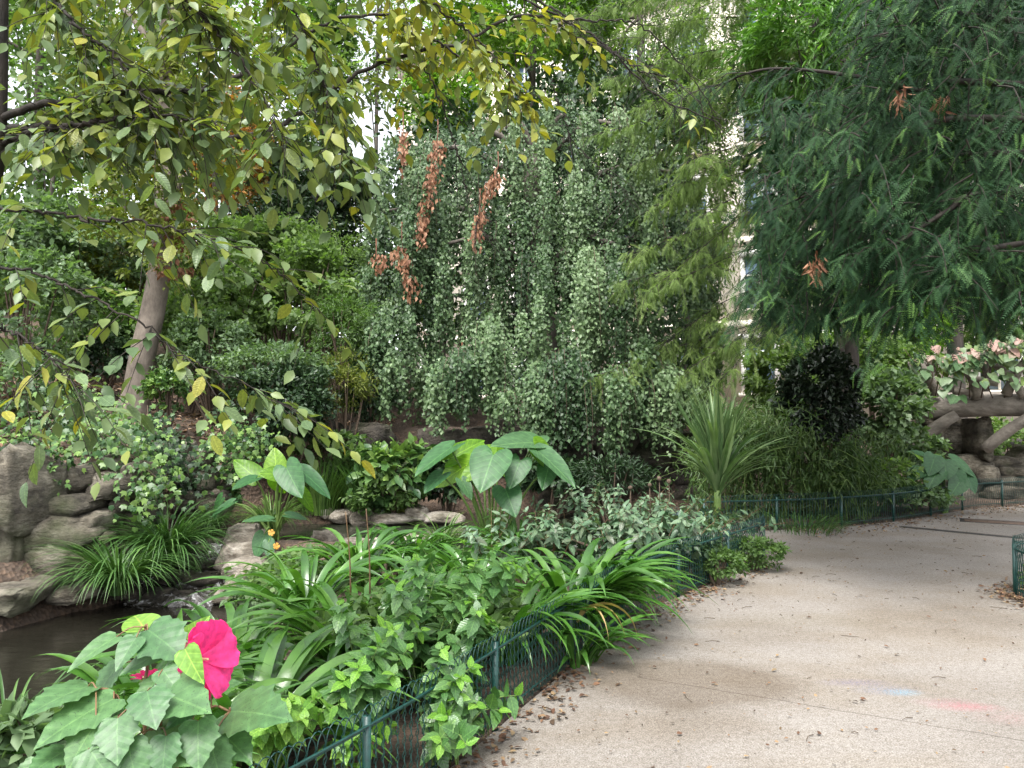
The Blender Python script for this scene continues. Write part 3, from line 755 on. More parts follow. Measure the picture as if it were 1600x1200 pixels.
SH += [('bank_shrub', 'leafy bush halfway up the slope between trunk and dark mound', 300, 500, 13.6, 70, 50, 1800, .1, G_LIGHT, L2W),
       ('bank_shrub', 'feathery pale bush left of the weeping tree at mid height', 520, 420, 15.2, 70, 80, 2300, .11, G_LIGHT, L2N),
       ('bank_shrub', 'pale bush high on the slope above the grey-green shrub', 420, 400, 15.6, 90, 60, 2600, .11, G_LIGHT, L2W),
       ('bank_shrub', 'grey-green bush at the far left on the crest', 30, 370, 15.0, 90, 75, 2400, .12, G_GREY, L2W),
       ('bank_shrub', 'olive bush on the crest left of the leaning trunk', 190, 400, 16.5, 80, 70, 2200, .12, G_OLIVE, L2W),
       ('bank_shrub', 'dark hanging bush at the left end of the grotto', 580, 600, 13.3, 42, 55, 1500, .09, G_DARK, L2),
       ('bank_shrub', 'small leafy plants above the rock wall at left', 90, 640, 10.6, 70, 30, 700, .08, G_GREY, L6)]
for (nm, lab, px, py, d, rx, rz, n, lf, mt, T) in SH:
    shrub(nm, lab, px, py, d, rx, rz, n, lf, mt, T)
def ivy(label, pts, n, size, spread, mat=G_IVY, name='ivy', T=LIVY):
    """creeper hanging over the ground or rock along pixel points (px, py, d)"""
    c = PL(pts); o = thing(name, label, 'ivy', (c[0][0], c[0][1], c[0][2] - .2))
    ac = Acc()
    for q in range(6):
        V, F = tube(spline(c + rv(len(c), spread * .5), 16), .006, .004, 4); ac.add(V, F)
    mk('stems', ac, M_TWIG, o)
    sp = spline(c, 200); i = RNG.integers(0, 200, n)
    pos = sp[i] + rv(n, spread)
    zg = ground_z(pos[:, 0], pos[:, 1]); pos[:, 2] = np.maximum(pos[:, 2], zg + .02)
    nrm = np.array((0, -.8, .7)) + rv(n, .4)
    a2 = Acc(); a2.add(*scatter(T, pos, np.array((0, -.25, -.8)) + rv(n, .5), nrm, size * RNG.uniform(.6, 1.3, n)))
    stuff(mk('foliage', a2, mat, o)); return o
ivy('green ivy cascading over the top right of the rock wall', [(110, 650, 9.8), (160, 680, 9.3), (200, 700, 9.0), (232, 740, 8.85), (240, 785, 8.8)], 900, .075, .17)
ivy('bright young ivy carpet in the middle of the left bank', [(90, 640, 9.9), (150, 655, 9.8), (195, 680, 9.4), (230, 690, 9.4)], 600, .07, .2)
ivy('dark ivy trailing beside the leaf-strewn slope', [(235, 655, 10.6), (250, 690, 10.2), (262, 720, 9.9), (300, 750, 10.0)], 600, .075, .14, G_DARK)
ivy('dark ivy fringe under the evergreen mound', [(330, 700, 10.6), (365, 690, 10.7), (400, 690, 10.8), (350, 735, 10.4)], 650, .08, .16, G_IVY)
ivy('ivy tufts at the left edge of the rock wall', [(0, 690, 8.5), (40, 680, 8.7), (70, 700, 8.7), (95, 730, 8.6)], 420, .07, .12)
# leaf litter on the slope
n = 9000
xs = RNG.uniform(-11, -2.2, n); ys = RNG.uniform(8.6, 15, n)
ok = poly_sdf(xs, ys, HIGH) > .15; xs, ys = xs[ok], ys[ok]; n = len(xs)
ac = Acc(); ac.add(*scatter(L2, np.stack([xs, ys, ground_z(xs, ys) + RNG.uniform(.005, .05, n)], 1), rv(n) * (1, 1, .25), np.array((0, 0, 1)) + rv(n, .3), RNG.uniform(.05, .13, n)))
o = stuff(mk('leaf_litter', ac, M_LITTER)); tag(o, 'dry brown fallen leaves covering the left slope', 'leaf litter')
n = 60
ac = Acc()
for i in range(n):
    x, y = RNG.uniform(-9, -3.2), RNG.uniform(8.9, 12.5)
    if poly_sdf(np.array([x]), np.array([y]), HIGH)[0] < .2: continue
    a_ = RNG.uniform(0, 6.28); l = RNG.uniform(.2, .7)
    p0 = np.array((x, y, gz(x, y) + .03)); p1 = p0 + np.array((math.cos(a_) * l, math.sin(a_) * l, 0)); p1[2] = gz(p1[0], p1[1]) + .05
    V, F = tube(spline([p0, (p0 + p1) / 2 + rv(1, .03)[0], p1], 5), .008, .005, 4); ac.add(V, F)
o = stuff(mk('fallen_twigs', ac, M_TWIG)); tag(o, 'thin fallen twigs scattered over the left slope', 'twigs')

# ------------------------------------------------------------------ weeping beech
c0 = P(850, 640, 16); c0[2] = gz(c0[0], c0[1]) - .1
wb = thing('weeping_tree', 'big weeping tree with hanging dark green leaf curtains in the centre', 'tree', c0)
tk = np.vstack([c0, PL([(845, 500, 16), (835, 350, 16), (840, 230, 16.1), (850, 250, 16.2)])])
mk('trunk', tube(spline(tk, 16), .38, .14, 10), M_BARK, wb)
ac = Acc()
for (x1, y1, d1) in [(640, 240, 15.6), (720, 215, 15.6), (790, 200, 15.6), (900, 190, 15.6), (980, 200, 15.6), (1060, 270, 15.6), (600, 330, 15), (1100, 380, 15.2), (700, 380, 14.4), (960, 380, 14.2)]:
    s = P(842, min(y1 + 60, 480), 16); e = P(x1, y1, d1)
    V, F = tube(spline([s, s * .45 + e * .55 + np.array((0, 0, .45)), e], 10), .09, .03, 6); ac.add(V, F)
mk('branches', ac, M_BARK, wb)
leafA, deadA = Acc(), []
strandA = Acc()
def drape(px, yt, yb, w, d, acc, bulge=.45, dens=1.0, size=.078, tcol=None):
    ns = max(5, int(w / 3.0 * dens))
    base_t = RNG.normal(.5, .16)
    for _ in range(ns):
        q = np.clip(RNG.normal(0, .42), -1, 1)
        x = px + q * w * .5
        y0 = yt + abs(q) ** 1.6 * (yb - yt) * .22 + RNG.uniform(0, 14)
        y1 = yb - abs(q) * 25 + RNG.normal(0, 20)
        if y1 < y0 + 20: continue
        dd = d + RNG.uniform(-.12, .3)
        ln = (y1 - y0) / FPX * d
        m = max(6, int(ln / .021))
        tt = np.sort(RNG.random(m))
        sway = RNG.normal(0, 6)
        top = P(x, y0, dd); bot = P(x + sway + q * 8, y1, dd)
        pos = top[None] * (1 - tt[:, None]) + bot[None] * tt[:, None]
        pos[:, 1] -= bulge * np.sin(np.minimum(tt * 2.2, 1) * math.pi / 2) * (1 - .5 * tt) * (1 - abs(q) * .5)
        pos += rv(m, .042)
        y = np.array((0, -.25, -.75)) + rv(m, .42)
        z = np.array((q * .4, -.75, .75)) + rv(m, .38)
        acc.add(*scatter(L2W, pos, y, z, size * RNG.uniform(.6, 1.2, m), np.clip(RNG.normal(base_t, .17, m), 0, 1)))
        if RNG.random() < .12:
            sp = np.stack([top + np.array((0, -bulge * .2, 0)), (top + bot) / 2 + np.array((0, -bulge * .8, 0)), bot + np.array((0, -bulge * .55, 0))])
            V, F = tube(spline(sp, 6), .006, .003, 3, cap=False); strandA.add(V, F)
def beech_top(x):   # outline of the crown's top
    return np.interp(x, [560, 600, 640, 700, 780, 860, 940, 1000, 1060, 1120, 1150], [360, 250, 190, 170, 165, 135, 135, 150, 210, 330, 420])
def beech_bot(x):
    return np.interp(x, [560, 620, 660, 740, 790, 850, 900, 960, 1020, 1080, 1130], [600, 620, 655, 640, 650, 690, 685, 685, 690, 670, 650])
x = 562.0
while x < 1135:
    w = RNG.uniform(24, 44)
    yt = beech_top(x) + RNG.uniform(-8, 50)
    yb = beech_bot(x)
    tier = yt
    dd = 15.4
    while tier < yb - 90:                       # cascading shoulders, each hanging in front of the one above
        ln_ = RNG.uniform(110, 230)
        drape(x + RNG.uniform(-9, 9), tier, min(tier + ln_, yb + RNG.uniform(-30, 6)), w * RNG.uniform(.8, 1.15), dd + RNG.uniform(-.35, .35), leafA, bulge=RNG.uniform(.2, 1.15))
        tier += ln_ * RNG.uniform(.5, .8); dd -= RNG.uniform(.25, .5)
    x += w * RNG.uniform(.62, .95)
for (px, yt, yb, w, d) in [(765, 488, 640, 60, 13.2), (725, 540, 640, 70, 13.0), (690, 560, 655, 56, 13.1), (840, 560, 690, 70, 12.8), (885, 540, 692, 90, 12.7), (960, 570, 690, 90, 12.7), (1040, 560, 680, 80, 12.9),
                           (1000, 520, 660, 70, 13.2), (920, 380, 560, 56, 13.5), (965, 400, 560, 40, 13.4), (600, 470, 610, 50, 13.6), (1085, 590, 660, 70, 12.9), (670, 230, 420, 46, 14.5), (650, 300, 470, 40, 14.4), (615, 540, 640, 44, 13.4), (790, 600, 655, 50, 13.0)]:
    drape(px, yt, yb, w, d, leafA, bulge=.75, dens=1.5)
# larger inner leaves in the darkest tints, added to paint the crown's inner shade
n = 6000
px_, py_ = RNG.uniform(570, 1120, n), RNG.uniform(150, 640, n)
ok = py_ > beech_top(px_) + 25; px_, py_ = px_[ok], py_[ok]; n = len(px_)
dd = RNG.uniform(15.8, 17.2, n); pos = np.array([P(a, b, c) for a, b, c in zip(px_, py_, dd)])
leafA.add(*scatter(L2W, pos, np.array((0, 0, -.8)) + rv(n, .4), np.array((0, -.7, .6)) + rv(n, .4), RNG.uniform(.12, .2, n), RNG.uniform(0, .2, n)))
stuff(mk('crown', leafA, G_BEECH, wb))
stuff(mk('hanging_twigs', strandA, M_TWIG, wb))
for (px, yt, yb, w, sl) in [(684, 212, 330, 15, -14), (666, 300, 392, 12, -8), (778, 262, 330, 13, -22), (750, 320, 402, 13, -10), (630, 200, 272, 10, 0), (628, 372, 440, 16, 6), (588, 398, 430, 18, 4), (638, 420, 478, 18, 4), (722, 560, 572, 14, 0)]:
    ac = Acc()
    V, F = tube(spline([P(px, yt - 25, 14.1), P(px, yt, 13.95), P(px + sl * .6, (yt + yb) / 2, 13.9), P(px + sl, yb - 15, 13.85)], 8), .014, .004, 5); ac.add(V, F, 0)
    for _ in range(6):
        x0 = px + RNG.normal(0, w * .3); m = int((yb - yt) / 3.4); tt = RNG.random(m); y0 = RNG.uniform(yt, yt + 20)
        a_, b_ = P(x0, y0, 13.95), P(x0 + sl, yb - RNG.uniform(0, 40), 13.8)
        pos = a_ * (1 - tt[:, None]) + b_ * tt[:, None] + rv(m, .035)
        ac.add(*scatter(L2, pos, np.array((0, 0, -1)) + rv(m, .3), np.array((0, -1, .4)) + rv(m, .4), .095 * RNG.uniform(.6, 1.2, m)))
    stuff(mk('dead_spray', ac, G_BROWN, wb))['label'] = 'withered russet-brown spray'

# ------------------------------------------------------------------ feathery cypress
c0 = P(1325, 700, 14.2); c0[2] = gz(c0[0], c0[1]) - .1
cy = thing('feathery_cypress', 'yellow-green feathery cypress with drooping thin branches right of the weeping tree', 'tree', c0)
tk = np.vstack([c0, PL([(1325, 450, 14.2), (1322, 150, 14.2), (1318, -150, 14.2)])])
mk('trunk', tube(spline(tk, 14), .2, .13, 10), M_BARK_DARK, cy)
bra, fra = Acc(), Acc()
BR = [(1215, 500, 905, 598, 12.4), (1210, 470, 1000, 560, 12.8), (1212, 380, 955, 440, 12.6), (1212, 360, 980, 400, 13), (1210, 330, 1000, 470, 12.3), (1212, 300, 1010, 330, 13), (1210, 250, 1040, 300, 12.6),
      (1212, 220, 930, 210, 13.2), (1210, 160, 980, 170, 13.0), (1210, 100, 950, 110, 13.3), (1210, 60, 1000, 40, 13.3), (1210, 10, 960, 60, 13.0), (1210, -30, 900, 20, 13.6), (1210, 420, 1050, 440, 12.2),
      (1212, 440, 1130, 500, 12.0), (1212, 200, 1070, 260, 12.2), (1210, 120, 1060, 150, 12.2), (1210, 280, 1090, 340, 12.0), (1205, -60, 1050, -40, 12.4), (1212, 520, 1060, 590, 12.2), (1212, 540, 1100, 610, 12.0),
      (1225, 300, 1290, 350, 12.3), (1225, 420, 1290, 470, 12.3), (1225, 200, 1280, 240, 12.5), (1210, 180, 1000, 260, 13.6), (1210, 90, 1020, 200, 13.8), (1210, 340, 1080, 400, 13.6), (1212, 480, 1120, 560, 13.6)]
for (x0, y0, x1, y1, d1) in BR:
    s, e = P(1320 if x1 < 1200 else 1240, y0 - 10 - RNG.uniform(0, 40), 14.1), P(x1, y1, d1)
    mid = s * .5 + e * .5 + np.array((0, RNG.uniform(-.3, .3), RNG.uniform(.05, .55)))
    sp = spline([s, mid, e], 40)
    sp = sp + np.cumsum(rv(40, .008), axis=0)
    V, F = tube(sp[::3], .013, .003, 5); bra.add(V, F)
    L_ = np.linalg.norm(e - s)
    for k in range(int(L_ / .055)):
        t0 = RNG.uniform(.15, 1.0); i = min(39, int(t0 * 39)); p0 = sp[i]
        sd_ = 1 if k % 2 else -1
        ax = unit(sp[min(39, i + 1)] - sp[max(0, i - 1)])
        sdv = np.cross(ax, (0, 0, 1)) * sd_
        qx, qy, _q = to_px(p0)
        if 1140 < qx < 1205 and 140 < qy < 520 and RNG.random() < .75: continue
        tl = RNG.uniform(.2, .75) * (1.15 - .5 * t0)
        te = p0 + (ax * .5 + sdv * .8 + np.array((0, 0, -.1 - .6 * RNG.random())) + rv(1, .3)[0]) * tl
        V, F = tube(np.array([p0, (p0 + te) / 2 + np.array((0, 0, .02)), te]), .006, .002, 3, cap=False); bra.add(V, F)
        m = 11
        tt = RNG.uniform(.05, 1, m)[:, None]
        pos = p0 * (1 - tt) + te * tt + rv(m, .015)
        y = unit(te - p0) * .6 + rv(m, .4) + np.array((0, 0, -.45))
        z = np.array((0, -.25, 1)) + rv(m, .35)
        fra.add(*scatter(FROND, pos, y, z, RNG.uniform(.12, .22, m), np.clip(RNG.normal(.5, .22), 0, 1)))
mk('branches', bra, M_BARK_DARK, cy)
stuff(mk('crown', fra, G_CYP, cy))

# ------------------------------------------------------------------ great dark yew at the right
c0 = np.array((7.0, 7.4, gz(7.0, 7.4) - .1))
yw = thing('yew_tree', 'great dark blue-green needled conifer drooping in from the right', 'tree', c0)
tk = np.vstack([c0, [(6.9, 7.4, 2.5), (6.8, 7.5, 4.5), (6.7, 7.6, 7.5)]])
mk('trunk', tube(spline(tk, 14), .3, .14, 10), M_BARK_DARK, yw)
bra, fra, tip = Acc(), Acc(), Acc()
LIMB = [[(6.8, 7.4, 4.6), P(1520, 128, 6.6), P(1440, 142, 6.5), P(1330, 118, 6.7), P(1200, 108, 7.0), P(1115, 135, 7.2)],
        [(6.8, 7.4, 4.3), P(1500, 185, 6.4), P(1420, 232, 6.2), P(1370, 275, 6.3), P(1300, 290, 6.6), P(1190, 335, 7.0)],
        [(6.9, 7.4, 3.8), P(1560, 300, 6.2), P(1480, 330, 6.0), P(1400, 380, 6.0), P(1320, 400, 6.3)],
        [(6.9, 7.4, 3.4), P(1600, 380, 6.0), P(1520, 400, 5.8), P(1450, 430, 5.8)],
        [(6.8, 7.4, 5.2), P(1560, 30, 6.6), P(1480, 20, 6.4), P(1410, 40, 6.6), P(1370, 80, 6.8)],
        [(6.8, 7.4, 5.6), P(1560, -40, 6.4), P(1480, -60, 6.4), P(1400, -60, 6.8)],
        [(6.8, 7.4, 4.2), P(1560, 240, 6.9), P(1450, 250, 7.4), P(1320, 300, 7.6), P(1220, 380, 7.8)],
        [(6.8, 7.4, 4.0), P(1500, 320, 7.2), P(1400, 340, 7.6), P(1300, 380, 7.8), P(1210, 430, 8.0)]]
def yew_branchlet(s, e, n_sh):
    sp = spline([s, s * .5 + e * .5 + np.array((0, 0, .12)) + rv(1, .03)[0], e], 20)
    V, F = tube(sp[::4], .008, .003, 3, cap=False); bra.add(V, F)
    ti = RNG.random(n_sh) ** .8; i = np.minimum(19, (ti * 19).astype(int)); ax = unit(np.gradient(sp, axis=0))[i]
    side = np.cross(ax, (0, 0, 1.0)); side = unit(side + 1e-4) * np.where(np.arange(n_sh) % 2, 1, -1)[:, None]
    y = ax * .65 + side * RNG.uniform(.5, 1.0, n_sh)[:, None] + np.array((-.1, -.1, -.28)) + rv(n_sh, .22)
    z = np.array((0, -.45, .9)) + rv(n_sh, .28)
    pos = sp[i] + rv(n_sh, .02)
    fra.add(*scatter(SPRIG, pos, y, z, RNG.uniform(.11, .2, n_sh), np.clip(RNG.normal(.42, .2) + RNG.normal(0, .15, n_sh), 0, 1)))
    if RNG.random() < .4:
        m = 3; tip.add(*scatter(SPRIG, np.repeat(sp[-1][None], m, 0) + rv(m, .03), ax[-1] + rv(m, .35) + np.array((0, 0, -.3)), np.array((0, -.5, .9)) + rv(m, .25), RNG.uniform(.10, .15, m)))
for L_ in LIMB:
    sp = spline(np.array(L_, float), 60); V, F = tube(sp, .034, .007, 6); bra.add(V, F)
    for k in range(30):
        s = sp[RNG.integers(14, 60)]
        e = s + np.array((RNG.uniform(-.55, .25), RNG.uniform(-.35, .25), RNG.uniform(-.75, -.15)))
        yew_branchlet(s, e, 26)
REG = [(1190, 150), (1330, 130), (1380, -80), (1680, -80), (1680, 470), (1560, 490), (1500, 460), (1440, 470), (1410, 520), (1330, 510), (1240, 520), (1175, 480), (1170, 330), (1200, 240)]
m = 0
while m < 760:
    px, py = RNG.uniform(1160, 1680), RNG.uniform(-80, 480)
    if poly_sdf(np.array([px]), np.array([py]), REG)[0] < 0: continue
    d = RNG.uniform(5.6, 8.8) if px > 1330 else RNG.uniform(6.6, 9.2)
    s = P(px, py, d); e = s + np.array((RNG.uniform(-.5, .15), RNG.uniform(-.4, .2), RNG.uniform(-.62, -.12)))
    yew_branchlet(s, e, 22); m += 1
for _ in range(170):                            # the rest of the crown, round the trunk beyond the right edge
    s = P(RNG.uniform(1660, 1960), RNG.uniform(-80, 500), RNG.uniform(6.0, 9.0)); yew_branchlet(s, s + np.array((RNG.uniform(-.5, .4), RNG.uniform(-.4, .2), RNG.uniform(-.62, -.12))), 20)
n = 7000                                        # long dark blades added behind the limbs to block light from behind
ix, iy = RNG.uniform(1190, 1800, n), RNG.uniform(-60, 520, n); ok = poly_sdf(ix, iy, REG) > 10; ok |= ix > 1680; ix, iy = ix[ok], iy[ok]; n = len(ix)
pos = np.array([P(a_, b_, c_) for a_, b_, c_ in zip(ix, iy, RNG.uniform(8.6, 10.2, n))])
fra.add(*scatter(L2N, pos, np.array((-.2, 0, -.6)) + rv(n, .5), np.array((0, -.5, .8)) + rv(n, .4), RNG.uniform(.18, .34, n), RNG.uniform(0, .25, n)))
mk('branches', bra, M_BARK_DARK, yw)
stuff(mk('crown', fra, G_YEW, yw))
stuff(mk('new_shoots', tip, G_YEWTIP, yw))
for (px, py, d) in [(1275, 415, 6.4), (1410, 150, 6.2), (1470, 158, 6.2)]:
    ac = Acc(); m = 60 if py > 300 else 26
    pos = P(px, py, d) + rv(m, .045) * (.6, .6, 1.1)
    ac.add(*scatter(L2N, pos, np.array((0, 0, -1)) + rv(m, .5), rv(m), RNG.uniform(.06, .12, m))); stuff(mk('dead_spray', ac, G_BROWN, yw))['label'] = 'withered rust-brown twig tip'

# laurel tree behind the yew
tree('laurel_tree', 'bright glossy lance-leaved laurel tree behind the yew at upper right', 1275, 70, 12.6, 130, 105, 1900, .19, G_LAUREL, T=L2N, clumps=60, spread=.24, trunk=.1, lean=.5, bark=M_BARK_DARK)
# ------------------------------------------------------------------ overhanging hornbeam-like tree at the near left
c0 = np.array((-2.28, 3.1, gz(-2.28, 3.1) - .1))
hb = thing('overhanging_tree', 'near dark-branched tree with ribbed olive-yellow leaves hanging over the upper left', 'tree', c0)
tk = np.array([c0, (-2.22, 3.12, 1.2), P(-18, 330, 3.2), P(-6, 230, 3.2), P(-2, 120, 3.2), P(0, -20, 3.2), P(4, -300, 3.2)])
mk('trunk', tube(spline(tk, 24), .045, .03, 9), M_BARK_DARK, hb)
HL = [([(2, 185, 3.2), (60, 165, 3.2), (165, 152, 3.15), (215, 143, 3.1), (290, 145, 3.15), (345, 130, 3.3), (440, 82, 3.6), (490, 45, 3.8), (600, 20, 4.0), (680, 60, 4.1), (740, 110, 4.1)], .017, .005),
      ([(2, 222, 3.2), (60, 206, 3.1), (110, 195, 3.05), (170, 188, 3.0), (250, 180, 2.95), (330, 200, 2.9)], .014, .004),
      ([(2, 205, 3.2), (40, 200, 3.2), (70, 196, 3.2), (140, 185, 3.3), (270, 215, 3.6), (360, 215, 3.7), (420, 205, 3.8), (490, 158, 3.9), (545, 125, 4.0), (610, 92, 4.1), (720, 66, 4.2), (830, 20, 4.3), (900, 60, 4.4), (955, 80, 4.5), (1030, 150, 4.6), (1120, 190, 4.7)], .020, .004),
      ([(-30, 332, 3.0), (60, 330, 3.0), (130, 342, 2.95), (230, 350, 2.9), (290, 362, 2.9), (350, 380, 2.9), (430, 420, 2.95), (500, 490, 3.0)], .007, .002),
      ([(-30, 415, 2.9), (50, 425, 2.9), (130, 460, 2.85), (220, 505, 2.8), (290, 560, 2.8), (380, 600, 2.85), (460, 640, 2.9)], .006, .0015),
      ([(-40, 500, 2.6), (20, 520, 2.6), (80, 560, 2.55), (150, 640, 2.5)], .005, .0015),
      ([(4, -80, 3.2), (60, -30, 3.1), (120, 40, 3.0), (200, 110, 3.0), (250, 190, 2.9)], .010, .003),
      ([(4, -160, 3.2), (150, -100, 3.0), (260, -20, 2.9), (330, 40, 2.9), (400, 130, 2.85), (450, 230, 2.9)], .011, .002),
      ([(300, -120, 3.0), (420, -40, 3.1), (480, 60, 3.2), (520, 170, 3.2), (545, 260, 3.2)], .008, .002),
      ([(500, -100, 3.6), (620, -30, 3.7), (720, 40, 3.8), (790, 110, 3.8), (820, 160, 3.8)], .008, .002),
      ([(650, -80, 3.9), (800, -20, 4.2), (900, 30, 4.4), (1000, 40, 4.6), (1080, 120, 4.8), (1130, 200, 4.9)], .008, .002),
      ([(700, -60, 4.2), (900, 40, 4.4), (960, 82, 4.4), (1000, 110, 4.4), (1045, 122, 4.5), (1085, 150, 4.5), (1130, 215, 4.6)], .007, .002),
      ([(660, 95, 4.0), (700, 190, 4.1), (720, 260, 4.1), (740, 330, 4.2), (760, 370, 4.2)], .005, .0015),
      ([(860, 120, 4.3), (880, 180, 4.3), (900, 230, 4.4), (950, 270, 4.4), (990, 320, 4.5)], .004, .0012)]
lv = []      # every leaf: pos, dir, normal, size, yellowness
twA = Acc()
LEAFY = [1, 1, .75, .9, 1, .8, 1, 1, 1, 1, .25, .1, .15, .15]
for (pts, r0, r1), dens in zip(HL, LEAFY):
    sp = spline(PL(pts), 90)
    sp[1:-1] += rv(88, .006)
    mk('branch', tube(sp, r0, r1, 7), M_BARK_DARK, hb)
    L_ = np.linalg.norm(np.diff(sp, axis=0), axis=1).sum()
    for k in range(int(L_ * ((36 if pts[0][1] < 320 else 13) if dens > .5 else 14))):
        i = RNG.integers(8, 90); p0 = sp[i]
        ax = unit(sp[min(89, i + 2)] - sp[max(0, i - 2)])
        dr = unit(ax * .6 + rv(1, .7)[0] * (1, .8, .5) + np.array((0, 0, -.35)))
        tl = RNG.uniform(.14, .36)
        te = p0 + dr * tl + np.array((0, 0, -.10 * tl / .4))
        tw = spline([p0, p0 * .5 + te * .5 + np.array((0, 0, .02)), te], 8)
        V, F = tube(tw, .0022, .0009, 4, cap=False); twA.add(V, F)
        if RNG.random() > dens or (to_px(p0)[0] > 880 and RNG.random() > .12): continue
        nl = int(tl / .042)
        yel = np.clip(.33 + RNG.normal(0, .18) + (.35 if to_px(p0)[0] > 560 else 0), 0, 1)
        for j in range(nl):
            q = tw[min(7, int((j + 1) / nl * 7))]
            s_ = 1 if j % 2 else -1
            sdv = unit(np.cross(dr, (0, 0, 1))) * s_
            y = dr * .7 + sdv * .75 + np.array((0, 0, -.36)) + rv(1, .32)[0]
            z = np.array((0, -.1, 1)) + rv(1, .30)[0]
            lv.append((q, unit(y), z, RNG.uniform(.055, .098), np.clip(yel + RNG.normal(0, .15), 0, 1)))
stuff(mk('twigs', twA, M_BARK_DARK, hb))
HB_COL = [(.085, .135, .07), (.12, .175, .085), (.155, .20, .06), (.20, .225, .045), (.26, .25, .045)]
M_HB = leafmat('overhang_leaves', HB_COL, .38, .33, 'tint', glow=(1.5, 1.5, .45))
HBS = [leaf_outline(ovate(9, w_, pk, 1.0, .03), 2, cu, fo, .014, 9) for (w_, pk, cu, fo) in ((.215, .45, .16, .22), (.19, .42, .34, .40), (.24, .48, .04, .12))]
HBM = []
for i, c in enumerate(HB_COL):
    mt = leafmat('overhang_leaf_%d' % i, [tuple(.85 * q for q in c), tuple(1.15 * q for q in c)], .36, .33, 'obj', veins=9, glow=(1.5, 1.5, .45), vein_col=(1.3, 1.3, 1.2))
    HBM.append([])
    for HBV in HBS:
        me = make_mesh('hornbeam_leaf', HBV[0], HBV[1], None, HBV[2]); me.materials.append(mt); HBM[-1].append(me)
pp = np.array([l[0] for l in lv]); px, py, dz = to_px(pp); sz = np.array([l[3] for l in lv])
score = np.where((px > 0) & (px < 1600) & (py > 0) & (py < 1200), sz / dz, 0)
order = np.argsort(-score)
for i in order[:300]:
    q, y, z, s, t_ = lv[i]
    inst('leaf', HBM[min(4, int(t_ * 5))][RNG.integers(0, 3)], frame(q, y, z, s), hb)
rest = order[300:]
ac = Acc()
ac.add(*scatter((HBV[0], HBV[1]) if False else L6, pp[rest], np.array([lv[i][1] for i in rest]), np.array([lv[i][2] for i in rest]), sz[rest], np.array([lv[i][4] for i in rest])))
stuff(mk('crown', ac, M_HB, hb))
print('hornbeam leaves', len(lv))

# ------------------------------------------------------------------ rustic log bridge at the right
M_LOG = roughmat('rustic_log', [(.3, (.085, .075, .062)), (.5, (.19, .168, .142)), (.7, (.32, .29, .25))], 5, .9, .7, .03, stretch=(.4, 1, 1))
br = thing('log_bridge', 'rustic log footbridge on a rock pier at the right', 'bridge', (9.2, 14, 0))
mk('log_beam', tube(spline([P(1385, 640, 14.6), P(1450, 638, 14.4), P(1530, 634, 14.1), P(1640, 632, 13.6), P(1760, 628, 13.2)], 22), .2, .21, 14), M_LOG, br)
mk('log_beam', tube(spline([P(1400, 628, 16.2), P(1640, 622, 15.4), P(1760, 620, 15)], 14), .17, .17, 10), M_LOG, br)
ac = Acc()
for i in range(16):
    x0 = 1395 + i * 23
    a_, b_ = P(x0, 632, 14.5 - i * .07), P(x0 + 5, 634, 16.2 - i * .06)
    q = mk('deck_plank', tube(np.array([a_, b_]), .10, .10, 6), M_LOG, br)
for (x0, y0, d0, x1, y1, d1, r) in [(1418, 702, 14.3, 1494, 648, 14.1, .12), (1538, 702, 14.0, 1612, 650, 13.5, .11)]:
    mk('brace', tube(spline([P(x0, y0, d0), P((x0 + x1) / 2, (y0 + y1) / 2 - 3, (d0 + d1) / 2), P(x1, y1, d1)], 9), r, r * .85, 10), M_LOG, br)
for (pts, r) in [([(1462, 618, 14.2), (1448, 585, 14.1), (1428, 560, 14.1)], .09), ([(1428, 622, 14.3), (1452, 590, 14.2), (1460, 556, 14.2)], .08), ([(1528, 622, 13.95), (1520, 592, 13.9), (1500, 570, 13.9)], .1),
                 ([(1520, 592, 13.9), (1560, 600, 13.7)], .07), ([(1490, 610, 14.05), (1525, 616, 13.95)], .08), ([(1572, 616, 13.8), (1590, 580, 13.6), (1612, 555, 13.5)], .09), ([(1600, 620, 13.6), (1580, 590, 13.6), (1555, 570, 13.7)], .08),
                 ([(1420, 572, 14.2), (1490, 560, 14), (1560, 548, 13.7), (1660, 535, 13.4)], .08), ([(1500, 570, 13.9), (1480, 600, 14.0)], .07), ([(1640, 620, 13.5), (1660, 540, 13.3)], .1)]:
    mk('rail_branch', tube(spline(PL(pts), 9), r, r * .75, 9), M_LOG, br)
for a in [(1466, 655, 1545, 722, 14.6, 1.3), (1532, 660, 1562, 722, 14.0, .8), (1480, 716, 1560, 752, 14.1, 1.2), (1540, 728, 1570, 756, 13.9, .7), (1484, 748, 1556, 792, 14.0, 1.1), (1552, 716, 1602, 732, 14.2, .7), (1566, 730, 1590, 746, 14.1, .6), (1588, 730, 1630, 748, 14.0, .6),
          (1556, 746, 1600, 764, 14.0, .6), (1596, 748, 1650, 768, 13.9, .6), (1552, 762, 1620, 784, 13.9, .7), (1398, 690, 1440, 716, 14.7, .8), (1380, 712, 1436, 740, 14.6, .8), (1430, 660, 1470, 700, 15.4, .8), (1400, 660, 1436, 692, 15.0, .8), (1600, 700, 1680, 735, 14.3, .8)]:
    stone_px(br, *a, M_ROCK, name='pier_stone', rot=0, box=.38, rough=.12)
